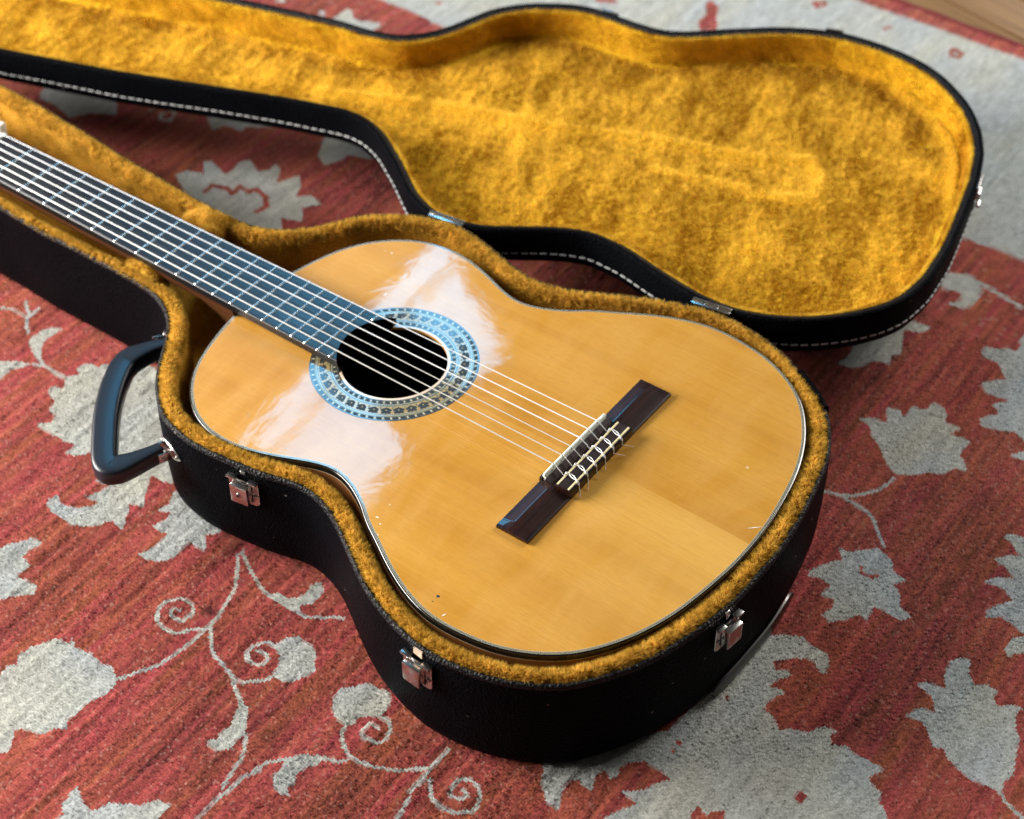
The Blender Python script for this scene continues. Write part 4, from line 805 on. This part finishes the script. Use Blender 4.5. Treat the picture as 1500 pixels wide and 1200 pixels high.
# quilted panel of the lid, with the pressed ridges of the plush
Nl, _ = normals2d(LX); inner = LX + Nl * 20
g = 5.0
xs = np.arange(-1000, 150, g); ys = np.arange(60, 680, g); GX, GY = np.meshgrid(xs, ys, indexing='ij')
def ridge(X, Y, pts, w, h):
    d = np.full(X.shape, 1e9)
    pts = np.array(pts, float)
    for a, c in zip(pts[:-1], pts[1:]):
        e = c - a; t = np.clip(((X - a[0]) * e[0] + (Y - a[1]) * e[1]) / (e @ e), 0, 1)
        d = np.minimum(d, np.hypot(X - a[0] - t * e[0], Y - a[1] - t * e[1]))
    return h * np.exp(-(d / w) ** 2)
RIDGES = LIDRIDGE
def lidz(X, Y):
    z = LZ - 32 + vnoise(X / 45, Y / 45, 71) * 1.3 + vnoise(X / 14, Y / 14, 72) * .7
    for pts, w, h in RIDGES: z = z + ridge(X, Y, pts, w, h)
    return z
GZ = lidz(GX, GY)
ok = inside(inner, GX, GY)
idx = -np.ones(GX.shape, int); V = []
Fq = []
okc = ok[:-1, :-1] | ok[1:, :-1] | ok[:-1, 1:] | ok[1:, 1:]
for i, j in zip(*np.nonzero(okc)):
    q = []
    for (a, b) in ((i, j), (i + 1, j), (i + 1, j + 1), (i, j + 1)):
        if idx[a, b] < 0: idx[a, b] = len(V); V.append((GX[a, b], GY[a, b], GZ[a, b]))
        q.append(idx[a, b])
    Fq.append(q)
sub(mesh_obj('lid_panel_lining', V, Fq, M['lidplush'], lid, angle=80))
rs = np.random.RandomState(77); K = 640000
P = np.c_[rs.uniform(-985, 130, K), rs.uniform(100, 660, K)]
m = inside(inner, P[:, 0], P[:, 1]); P = P[m]
z = lidz(P[:, 0], P[:, 1]); e = 1.5
gx = (lidz(P[:, 0] + e, P[:, 1]) - z) / e; gy = (lidz(P[:, 0], P[:, 1] + e) - z) / e
Nn = np.c_[-gx, -gy, np.ones(len(P))]; Nn /= np.linalg.norm(Nn, axis=1)[:, None]
# brushed nap: direction fields in soft patches, streaked across the lid
SL = P[:, 0] * .956 + P[:, 1] * .29; TL_ = -P[:, 0] * .29 + P[:, 1] * .956
A = vnoise(SL / 26, TL_ / 60, 81) * 1.5 + vnoise(SL / 8, TL_ / 30, 82) * 1.2 + vnoise(SL / 3.2, TL_ / 7, 83) * .9
lean = np.c_[-.3 + .65 * np.sin(A * 1.9), .55 * np.cos(A * 1.7) - .1, 0 * A]
pt = vnoise(SL / 24, TL_ / 55, 84) * 1.05 + vnoise(SL / 5, TL_ / 18, 85) * .8 + vnoise(SL / 2.2, TL_ / 4, 86) * 1.0 - .22
# rubbed, paler nap on pressed ridges and neck end; light painted at the tail
rub_and_light = np.zeros(len(P))
for pts, w, h in RIDGES:
    if h > 0: rub_and_light += ridge(P[:, 0], P[:, 1], pts, w * 2.0, .8)
q = np.array([(-655, 205), (-560, 255), (-585, 335), (-690, 290)])
rub_and_light += np.where(inside(np.array(RUBPATCH, float), P[:, 0] + 22 * vnoise(P[:, 0] / 9, P[:, 1] / 9, 88) + 14 * (rs.rand(len(P)) - .5), P[:, 1] + 16 * vnoise(P[:, 0] / 7, P[:, 1] / 7, 89)), .6, 0)
stripe = .32 + .3 * vnoise(SL / 60, TL_ / 2.6, 90)
rub_and_light += np.where(inside(np.array(RUBBAND, float), P[:, 0] + 10 * vnoise(P[:, 0] / 9, P[:, 1] / 9, 91) + 8 * (rs.rand(len(P)) - .5), P[:, 1] + 10 * vnoise(P[:, 0] / 9, P[:, 1] / 9, 92)), stripe, 0)
dl = np.full(len(P), 1e9)
for q in LX[::2]: dl = np.minimum(dl, np.hypot(P[:, 0] - q[0], P[:, 1] - q[1]))
rub_and_light += np.where(P[:, 0] > -60, .5, .1) * np.exp(-((dl - 25) / 5) ** 2)  # light caught by the rolled edge, put into the colour, strongest at the tail
rub_and_light = np.clip(rub_and_light, 0, 1.2)
f1 = fur('lid_pile', np.c_[P, z], Nn, lean, 3.2, .70, LIDC, lid, 8, .25, pt + rub_and_light * 1.5)
sub(f1)
P, Nn = sample_sweep(LX, lw[1:8], 1.6, 16, lambda P: P[:, 0] > -985)
pn = vnoise(P[:, 0] / 12, (P[:, 1] + P[:, 2]) / 12, 44) - .15
sub(fur('lid_wall_pile', P, Nn, np.array([0, 0, .35]) + 0 * P, 2.4, .6, LIDC, lid, 9, .3, pn))
# stitching round the lid wall
Ls = np.r_[0, np.cumsum(np.hypot(*np.diff(np.vstack([LX, LX[:1]]), axis=0).T))]; tot = Ls[-1]
Ce = np.vstack([LX, LX[:1]]); Ne = np.vstack([Nl, Nl[:1]])
Vst, Fst = rbox(-3.1, 3.1, -.45, .75, -.65, .65, .4)
stm = None; rest = []
pitch = 8.6; k = 0; s = 0.0; cnt = 0
while s < tot - 5:
    x = np.interp(s, Ls, Ce[:, 0]); y = np.interp(s, Ls, Ce[:, 1]); nx = np.interp(s, Ls, Ne[:, 0]); ny = np.interp(s, Ls, Ne[:, 1])
    out = np.array([-nx, -ny]); out /= np.linalg.norm(out)
    zz = LZ - 26.5 + .5 * math.sin(s / 31)
    rz = math.atan2(-out[0], out[1])
    seen = (x > -790 and y < 440 and s < tot)
    near = seen and (out[1] < .55) and x > -790
    if near:
        if stm is None:
            o = mesh_obj('stitch', Vst, Fst, M['thread'], lid, loc=(x - nx * .1, y - ny * .1, zz)); stm = o.data
        else:
            o = bpy.data.objects.new('stitch', stm); link(o); attach(o, lid, (x, y, zz))
        o.rotation_euler = (0, .06 * math.sin(s * 1.7), rz)
        o.location = Vector((x, y, zz)) * MM - case.location
        o.location -= Vector(lid.location)
        cnt += 1
    else:
        c_, s_ = math.cos(rz), math.sin(rz)
        Vq = np.c_[Vst[:, 0] * c_ - Vst[:, 1] * s_ + x, Vst[:, 0] * s_ + Vst[:, 1] * c_ + y, Vst[:, 2] + zz]
        rest.append((Vq, Fst))
    s += pitch * (1 + .06 * math.sin(s))
V, Fq = merge(*rest); o = sub(mesh_obj('stitching', V, Fq, M['thread'], lid)); o['kind'] = 'stuff'
print('stitches', cnt)
# lid hasps
def hasp(x, y, w, h, label=None):
    c, out = wall_thing(LX, x, y)
    V1, F1 = rbox(-w / 2, w / 2, -.4, 1.6, -h, 1.2, .4)
    o = orient(mesh_obj('hasp_plate', local_to_wall(V1, c, out, LZ - .3), F1, M['steel'], lid)); sub(o)
    V1, F1 = merge(tube([(-5, 2.0, -h + 1), (5, 2.0, -h + 1)], 1.9, 8), rbox(-4.2, 4.2, 1.5, 3.4, -h - 13, -h + 1, .5), tube([(-4, 3.4, -h - 12), (4, 3.4, -h - 12)], 1.8, 8))
    o = orient(mesh_obj('hasp', local_to_wall(V1, c, out, LZ - .3), F1, M['steel'], lid)); sub(o)
hasp(97, 500, 24, 12)
hasp(-132, 652, 18, 9)
hasp(-330, 543, 18, 9)
# hinges
for (x0, y0, x1, y1) in ((-275, 172.6, -241, 177.3), (-25.6, 209.5, 8.5, 214.5)):
    d = np.array([x1 - x0, y1 - y0]); L = np.linalg.norm(d); d /= L; a0 = math.atan2(d[1], d[0])
    def T_(V):
        V = np.asarray(V, float); return np.c_[x0 + V[:, 0] * d[0] - V[:, 1] * d[1], y0 + V[:, 0] * d[1] + V[:, 1] * d[0], V[:, 2]]
    V1, F1 = rbox(0, L, -2.6, .6, -4.6, -3.6, .4); hg = mesh_obj('hinge', T_(V1), F1, M['nickel'], case)
    for k in range(3):
        V1, F1 = tube([(k * L / 3 + .4, 1.5, -2.6), ((k + 1) * L / 3 - .4, 1.9, -3.6)], 1.3, 10)
        sub(mesh_obj('hinge_knuckle', T_(V1), F1, M['nickel'], hg))
    V1, F1 = rbox(0, L, 2.4, 4.8, -4.4, -3.4, .4); sub(mesh_obj('hinge_leaf', T_(V1), F1, M['nickel'], hg))

# ================================================================= GUITAR
guitar = empty('guitar', (-90, 0, -92), 'classical acoustic guitar with amber cedar top lying in the open case', 'guitar')
GRs = np.array(GR); kk = np.exp(-.5 * (np.arange(-4, 5) / 1.5) ** 2); kk /= kk.sum()
gp = np.r_[GRs[4:0:-1], GRs, GRs[-2:-6:-1]]; GRs = np.convolve(gp, kk, 'valid')
tt = np.linspace(0, math.pi, len(GRs)); th = np.linspace(-math.pi, math.pi, 1440, endpoint=False)
rr = np.interp(np.abs(th), tt, GRs)
OUT = resample(np.c_[-90 + rr * np.cos(th), rr * np.sin(th)], 420)
def relax(C, it):
    for _ in range(it): C = C * .5 + (np.roll(C, 1, 0) + np.roll(C, -1, 0)) * .25
    return C
OUT = relax(OUT, 6)
NO, _ = normals2d(OUT)
DR = 4300.0
def dome(x, y):
    r2 = (x + 40.0) ** 2 * .9 + y ** 2
    return 1.9 - r2 / (2 * DR)
def place_dome(V, extra=0.0):
    V = np.asarray(V, float); V[:, 2] += dome(V[:, 0], V[:, 1]) + extra; return V
HX, HR = -176.0, 43.0
B1 = OUT + NO * 3.4
# soundboard: rings from the soundhole to the purfling
nO = len(B1); a = np.arctan2(B1[:, 1], B1[:, 0] - HX)
H = np.c_[HX + HR * np.cos(a), HR * np.sin(a)]
ts = np.r_[0, np.linspace(.02, 1, 44)]
V = np.vstack([np.c_[H * (1 - t) + B1 * t, np.zeros(nO)] for t in ts]); V = place_dome(V)
low = np.c_[H, np.zeros(nO)]; low = place_dome(low, -2.6)
V = np.vstack([low, V]); m = len(ts) + 1
Fq = [(j * nO + i, j * nO + (i + 1) % nO, (j + 1) * nO + (i + 1) % nO, (j + 1) * nO + i) for j in range(m - 1) for i in range(nO)]
sb = orient(mesh_obj('soundboard', V, Fq, M['top'], guitar, angle=50))
if sb.data.polygons[len(Fq) // 2].normal.z < 0: sb.data.flip_normals()
# purfling and binding rings, butted edge to edge
def ring(name, o0, o1, mat, dz=0.0, parent=guitar, depth=1.2):
    V1, F1 = sweep(OUT, [(o0, -depth), (o0, 0), (o1, 0), (o1, -depth)]); V1 = place_dome(V1, dz)
    return orient(mesh_obj(name, V1, F1, mat, parent, angle=30))
for o0, o1, mt in ((3.1, 3.38, 'ivory'), (2.62, 3.08, 'black'), (2.3, 2.6, 'ivory'), (1.72, 2.28, 'black'), (1.4, 1.7, 'ivory')):
    ring('purfling', o0, o1, M[mt], .03 if mt == 'ivory' else .02)
V1, F1 = sweep(OUT, [(1.38, -1), (1.38, 0.0), (.55, -.03), (.05, -.5), (-.15, -1.2), (-.15, -5.4), (.3, -5.5)]); V1 = place_dome(V1)
orient(mesh_obj('binding', V1, F1, M['black'], guitar, angle=50))
V1, F1 = sweep(OUT, [(.3, -5.5), (-.05, -5.52), (-.05, -6.1), (.3, -6.12)]); V1 = place_dome(V1)
orient(mesh_obj('side_purfling', V1, F1, M['ivory'], guitar))
V1, F1 = sweep(OUT, [(.3, -6.0), (.0, -6.2), (0, -40), (0, -84), (.8, -88), (2.5, -90.5)])
nn = len(OUT); V1 = np.array(V1); V1[:2 * nn] = place_dome(V1[:2 * nn])
F1.append(tuple(range(5 * nn, 6 * nn)))
orient(mesh_obj('body_side', V1, F1, M['side'], guitar, angle=60))
# dark inside seen through the soundhole
V1, F1 = sweep(OUT, [(5, -84), (5, -86)]); F1 = [tuple(range(nn))]
mesh_obj('inner_back', V1, F1, M['hole'], guitar)
# rosette
def annulus(r0, r1, z, n=180, a0=0, a1=2 * math.pi):
    cl = abs(a1 - a0 - 2 * math.pi) < 1e-6
    a = np.linspace(a0, a1, n, endpoint=not cl)
    V = np.vstack([np.c_[HX + r * np.cos(a), r * np.sin(a), np.full(n, zz)] for r, zz in ((r0, z - .3), (r0, z), (r1, z), (r1, z - .3))])
    lim = n if cl else n - 1
    F = [(j * n + i, j * n + (i + 1) % n, (j + 1) * n + (i + 1) % n, (j + 1) * n + i) for j in range(3) for i in range(lim)]
    return place_dome(V), F
ros = orient(mesh_obj('rosette', *annulus(45.2, 68.3, .10), M['rosebase'], guitar, angle=30))
orient(mesh_obj('soundhole_edge', *annulus(42.9, 45.2, .13), M['rawedge'], guitar, angle=30))
for r0, r1, mt in ((45.2, 45.8, 'black'), (50.2, 50.6, 'ivory'), (50.6, 51.5, 'black'), (51.5, 51.9, 'gold'), (51.9, 52.5, 'green'),
                   (52.5, 61.2, 'gold'), (61.2, 61.9, 'black'), (61.9, 62.3, 'ivory'), (62.3, 63.1, 'green'), (63.1, 63.5, 'gold'), (67.7, 68.3, 'black')):
    sub(orient(mesh_obj('rosette_ring', *annulus(r0, r1, .16 + .01 * (mt == 'ivory')), M[mt], ros, angle=30)))
def flat_piece(name, poly_ra, z, mat, count, rot0=0, parent=ros):
    """thin inlay piece given as (radius, angle-in-mm) points, repeated round the hole"""
    P = np.array(poly_ra, float); me = None
    for k in range(count):
        a0 = 2 * math.pi * k / count + rot0
        if me is None:
            pass
        rc = P[:, 0].mean()
        if me is None:
            aa = (P[:, 1] / rc); X = P[:, 0] * np.cos(aa); Y = P[:, 0] * np.sin(aa)
            V, Fq = prism(np.c_[X, Y], -.12, 0)
            me = bpy.data.meshes.new(name); me.from_pydata((V * MM).tolist(), [], [list(f) for f in Fq]); me.materials.append(mat)
        o = bpy.data.objects.new(name, me); link(o); o.parent = parent
        cz = dome(HX + rc * math.cos(a0), rc * math.sin(a0)) + z
        zt = dome(HX, 0)
        o.location = Vector((HX, 0, cz)) * MM - guitar.location - parent.location
        o.rotation_euler = (0, 0, a0)
        # tilt a little with the dome
rot = 0.04
leaf = [(53.2, 0), (54.4, 1.5), (55.6, 3.1), (57.2, 3.4), (57.8, 2.0), (59.0, 2.9), (60.6, 2.2), (60.0, .9), (60.8, 0), (60.0, -.9), (60.6, -2.2), (59.0, -2.9), (57.8, -2.0), (57.2, -3.4), (55.6, -3.1), (54.4, -1.5)]
leaf = [(r, q * 1.42) for r, q in leaf]
flat_piece('inlay_flower', leaf, .26, M['slate'], 36, rot)
flat_piece('inlay_flower_heart', [(55.6, 0), (56.4, .7), (57.5, 0), (56.4, -.7)], .29, M['gold'], 36, rot)
flat_piece('inlay_wedge', [(53.1, .9), (55.4, .25), (55.4, -.25), (53.1, -.9)], .26, M['green'], 36, rot + math.pi / 36)
flat_piece('inlay_dash', [(64.3, -2.3), (64.3, 1.6), (67.0, 2.3), (67.0, -1.6)], .24, M['slate'], 64, 0)
flat_piece('inlay_dash_light', [(64.6, -.65), (64.6, .45), (66.7, .65), (66.7, -.45)], .24, M['ivory'], 64, math.pi / 64)
flat_piece('inlay_dash', [(46.5, -1.7), (46.5, 1.1), (49.5, 1.7), (49.5, -1.1)], .24, M['slate'], 56, 0)
flat_piece('inlay_dash_light', [(46.9, -.45), (46.9, .35), (49.1, .45), (49.1, -.35)], .24, M['ivory'], 56, math.pi / 56)

# fingerboard
NUTX = -650.0; fw = lambda x: (51.6 + (60.8 - 51.6) * (x + 650) / 325) / 2
fretx = lambda k: -650 + 650 * (1 - 2 ** (-k / 12))
xe = -203.0; he = fw(xe)
arcR = 45.5; ym = math.sqrt(arcR ** 2 - (xe - HX) ** 2)
poly = [(NUTX, -fw(NUTX)), (xe, -he)]
a1 = math.atan2(ym, xe - HX)
poly += [(HX + arcR * math.cos(t), arcR * math.sin(t)) for t in np.linspace(-a1 + 2 * math.pi, a1, 24) ]
poly += [(xe, he), (NUTX, fw(NUTX))]
V, Fq = prism(poly, .3, 6.9, .5)
top_ = dome(-240, 0)
fb = orient(mesh_obj('fingerboard', V, Fq, M['ebony'], guitar, angle=30))
for k in range(1, 20):
    x = fretx(k); w = fw(x) - .2
    segs = [(-w, w)]
    if k == 19:
        yy = math.sqrt(max(0, arcR ** 2 - (x + 1.1 - HX) ** 2)) + .6
        segs = [(-w, -yy), (yy, w)]
    for y0, y1 in segs:
        pr = [(-1.15, 0), (-1.0, .45), (-.55, .85), (0, 1.0), (.55, .85), (1.0, .45), (1.15, 0)]
        V = [(px, y, pz) for y in (y0 - 0, y0 + .5, y1 - .5, y1) for px, pz in pr]
        V = np.array(V); V[:7, 2] *= .25; V[-7:, 2] *= .25
        V[:, 1] -= 0
        Fq = [(j * 7 + i, j * 7 + i + 1, (j + 1) * 7 + i + 1, (j + 1) * 7 + i) for j in range(3) for i in range(6)] + [tuple(range(7)), tuple(range(21, 28))]
        o = mesh_obj('fret', V, Fq, M['fret'], fb, loc=None)
        orient(o)
        o.location = Vector((x, 0, 6.85)) * MM - guitar.location - fb.location
orient(mesh_obj('nut', *rbox(NUTX - 4, NUTX, -fw(NUTX), fw(NUTX), 1.0, 7.9, .7), M['bone'], guitar))
# neck, heel, headstock
V = []; segn = 14
xs_ = [-652, -600, -500, -400, -362, -345, -334, -323.2]
for x in xs_:
    w = fw(x) - .3; d = 15.5 + 4 * (x + 650) / 330
    if x > -370: d += ((x + 370) / 47) ** 2 * 62
    for k in range(segn):
        a = math.pi * k / (segn - 1); V.append((x, -w * math.copysign(abs(math.cos(a)) ** .8, math.cos(a)) * (1 - .25 * (x > -370) * ((x + 370) / 47) * math.sin(a)), .6 - d * max(0.0, math.sin(a)) ** .8))
Fq = [(i * segn + k, i * segn + k + 1, (i + 1) * segn + k + 1, (i + 1) * segn + k) for i in range(len(xs_) - 1) for k in range(segn - 1)] + [(i * segn, (i + 1) * segn, (i + 1) * segn + segn - 1, i * segn + segn - 1) for i in range(len(xs_) - 1)]
Fq += [tuple(range(segn)), tuple(range((len(xs_) - 1) * segn, len(xs_) * segn))]
orient(mesh_obj('neck', V, Fq, M['mahog'], guitar, angle=50))
hs = empty('headstock_pivot', (0, 0, 0)); bpy.data.objects.remove(hs)
tl = math.tan(math.radians(11))
def tilt(V): V = np.asarray(V, float); V[:, 2] += (V[:, 0] - NUTX) * tl; return V
bars = [rbox(-850, -655, -32, -23, -16, 0, .6), rbox(-850, -655, 23, 32, -16, 0, .6), rbox(-836, -664, -8, 8, -16, 0, .6),
        rbox(-674, -651, -26, 26, -16.2, .3, .8), rbox(-862, -828, -34, 34, -16.2, .3, 2.0)]
V, Fq = merge(*bars); hd = mesh_obj('headstock', tilt(V), Fq, M['mahog'], guitar)
for s in (-1, 1):
    for x in (-690, -730, -770):
        V, Fq = tube([(x, s * 8, -8), (x, s * 46, -8)], 3.0, 8); sub(mesh_obj('tuner_shaft', tilt(V), Fq, M['bone'], hd))
        V, Fq = rbox(x - 9, x + 9, s * 46 - 4 if s < 0 else s * 46 - 4, s * 46 + 4, -16, 0, 2); sub(mesh_obj('tuner_button', tilt(V), Fq, M['tuner'], hd))

# bridge
br = guitar
def hip(y0, y1, outer):
    """arched wing with a hipped outer end"""
    s = 1 if outer > 0 else -1
    yi, yo = (y0, y1)
    x0, x1 = -3.6, 25.0; zb = .2; ze = 2.9
    prof_ = [(x0, zb), (x0, ze - .5), (x0 + .3, ze), (x0 + .9, ze + .14), (5.6, ze + 1.72), (6.2, ze + 1.84), (6.8, ze + 1.93), (7.4, ze + 1.97), (8.1, ze + 1.94), (8.8, ze + 1.87), (9.6, ze + 1.76), (x1 - 1.6, ze + .2), (x1 - .9, ze), (x1, ze - .6), (x1, zb)]
    V = []
    for y, f in ((yi, 1.0), (yi + s * 1, 1.0), (yo - s * 12, 1.0), (yo - s * 10, .97), (yo - s * 8.5, .88), (yo - s * 1.2, .12), (yo, .0)):
        for px, pz in prof_:
            z = pz if pz <= ze else ze + (pz - ze) * f
            V.append((px, y, z if f > 0 or pz <= zb else min(z, ze)))
    k = len(prof_); m_ = 7
    Fq = [(j * k + i, j * k + i + 1, (j + 1) * k + i + 1, (j + 1) * k + i) for j in range(m_ - 1) for i in range(k - 1)]
    Fq += [tuple(range(k)), tuple(range((m_ - 1) * k, m_ * k))]
    return V, Fq
zb_ = dome(8, 0) - .3
def lift_(V, dz=zb_): V = np.asarray(V, float); V[:, 2] += dz - .6; return V
blk = [(-3.6, 0), (-3.6, 7.3), (-3.1, 7.9), (-1.6, 8.0), (-1.6, 5.0), (1.6, 5.0), (1.6, 7.6), (2.4, 7.4), (6.5, 4.2), (10.4, 4.0), (10.9, 7.8), (11.5, 8.3), (23.8, 8.3), (24.8, 7.4), (25.2, 0)]
V = [(x, y, z) for y in (-41.8, -41.2, 41.2, 41.8) for x, z in blk]; V = np.array(V)
k = len(blk)
for j in (0, 3):
    V[j * k:(j + 1) * k, 2] = np.maximum(0, V[j * k:(j + 1) * k, 2] - .5)
Fq = [(j * k + i, j * k + i + 1, (j + 1) * k + i + 1, (j + 1) * k + i) for j in range(3) for i in range(k - 1)] + [tuple(range(k)), tuple(range(3 * k, 4 * k))]
bridge = orient(mesh_obj('bridge', lift_(V), Fq, M['rosewood'], guitar, angle=30))
for s in (-1, 1):
    V, Fq = hip(s * 41.7, s * 96.6, s); V = lift_(V)
    o = sub(orient(mesh_obj('bridge_wing', V, Fq, M['rosewood'], bridge, angle=38)))
V, Fq = merge(rbox(-1.45, 1.45, -40.5, 39.8, 4.5, 9.4, .2), tube([(0, -40.5, 9.4), (0, -39.5, 10.6), (0, -30, 11.1), (0, 30, 10.7), (0, 39.0, 10.2), (0, 39.8, 9.2)], 1.45, 10))
sub(mesh_obj('saddle', lift_(V), Fq, M['bone'], bridge))
for x0 in (11.4, 21.3):
    sub(mesh_obj('bone_strip', lift_(rbox(x0, x0 + 1.7, -40.9, 40.4, 7.6, 8.9, .25)[0]), rbox(x0, x0 + 1.7, -40.9, 40.4, 7.6, 8.9, .25)[1], M['bonestrip'], bridge))
sub(mesh_obj('tie_inlay', lift_(rbox(13.1, 21.2, -40.8, 40.3, 7.6, 8.5, .1)[0]), rbox(13.1, 21.2, -40.8, 40.3, 7.6, 8.5, .1)[1], M['tie'], bridge))
# strings
base = zb_ - .6
dia = [1.12, .94, .84, 1.0, .88, .8]
for k in range(6):
    yb = -29 + k * 11.6; yn = -21.5 + k * 8.6; r = dia[k] / 2; wound = k < 3
    mt = M['wound'] if wound else M['nylon']
    zs = 11.0 + base + r + 1.3
    zs -= .2 * k / 5
    pts = [(NUTX - 60, yn * .8, -9), (NUTX - 3, yn, 8.9 + r), (NUTX, yn, 8.9 + r), (0, yb, zs), (1.4, yb, zs - .6), (9.6, yb, base + 6.0)]
    V, Fq = tube(pts, r, 8); st = mesh_obj('string', V, Fq, mt, guitar, angle=80)
    rs = np.random.RandomState(30 + k); z8 = base + 8.9 + r
    # knot: bead in front, wrap over the tie block, twisted loop and loose tail
    loop = cr([(9.6, yb, base + 6), (10.4, yb + 1.2, base + 7.6), (11.2, yb + .6, z8 + .4), (12.6, yb + 1.4, z8 + .6), (15, yb + .2, z8 + .1), (18, yb - .9, z8 + .1), (21.5, yb - 1.6, z8 + .5), (24.6, yb - 2.2, z8 + .2), (25.6, yb - 2.8, base + 6), (25.7, yb - 3.0, base + 3)], 5)
    V1, F1 = tube(loop, r * .78, 7)
    loop2 = cr([(10.6, yb - 1.0, base + 7), (12.2, yb - .6, z8 + .9), (15, yb + 1.0, z8 + .8), (18, yb + .8, z8 + .8), (20.5, yb - .5, z8 + 1.1), (23, yb - 2.6, z8 + 1.0), (24.5, yb - 3.4, z8 + .2)], 5)
    V2, F2 = tube(loop2, r * .7, 7)
    V, Fq = merge((V1, F1), (V2, F2)); sub(mesh_obj('string_knot', V, Fq, mt, st, angle=80))
    tl_ = [8, 9, 6, 6, 7, 7][k]; dirx, diry = [(4, -5), (4, -6), (5, -5), (5, -7), (9, 8), (9, 8)][k]
    tail = cr([(25.2, yb - 2.8, base + 5.5), (26.5, yb - 3.6, base + 4.6), (26.5 + dirx * tl_ / 16, yb - 3.6 + diry * tl_ / 16, base + 2.6), (26.5 + dirx * tl_ / 10, yb - 3.6 + diry * tl_ / 10, base + 1.6)], 5)
    V, Fq = tube(tail, r * (.7 if wound else .45), 6); sub(mesh_obj('string_tail', V, Fq, mt, st, angle=80))

# small dings in the lacquer
for (x, y, pts, mt) in DINGS:
    P = np.array(pts, float); V, Fq = prism(P, 0, .09); V = V + np.array([x, y, 0]); V = place_dome(V, .0)
    mesh_obj('lacquer_ding', V, Fq, M[mt], guitar, smooth=False)
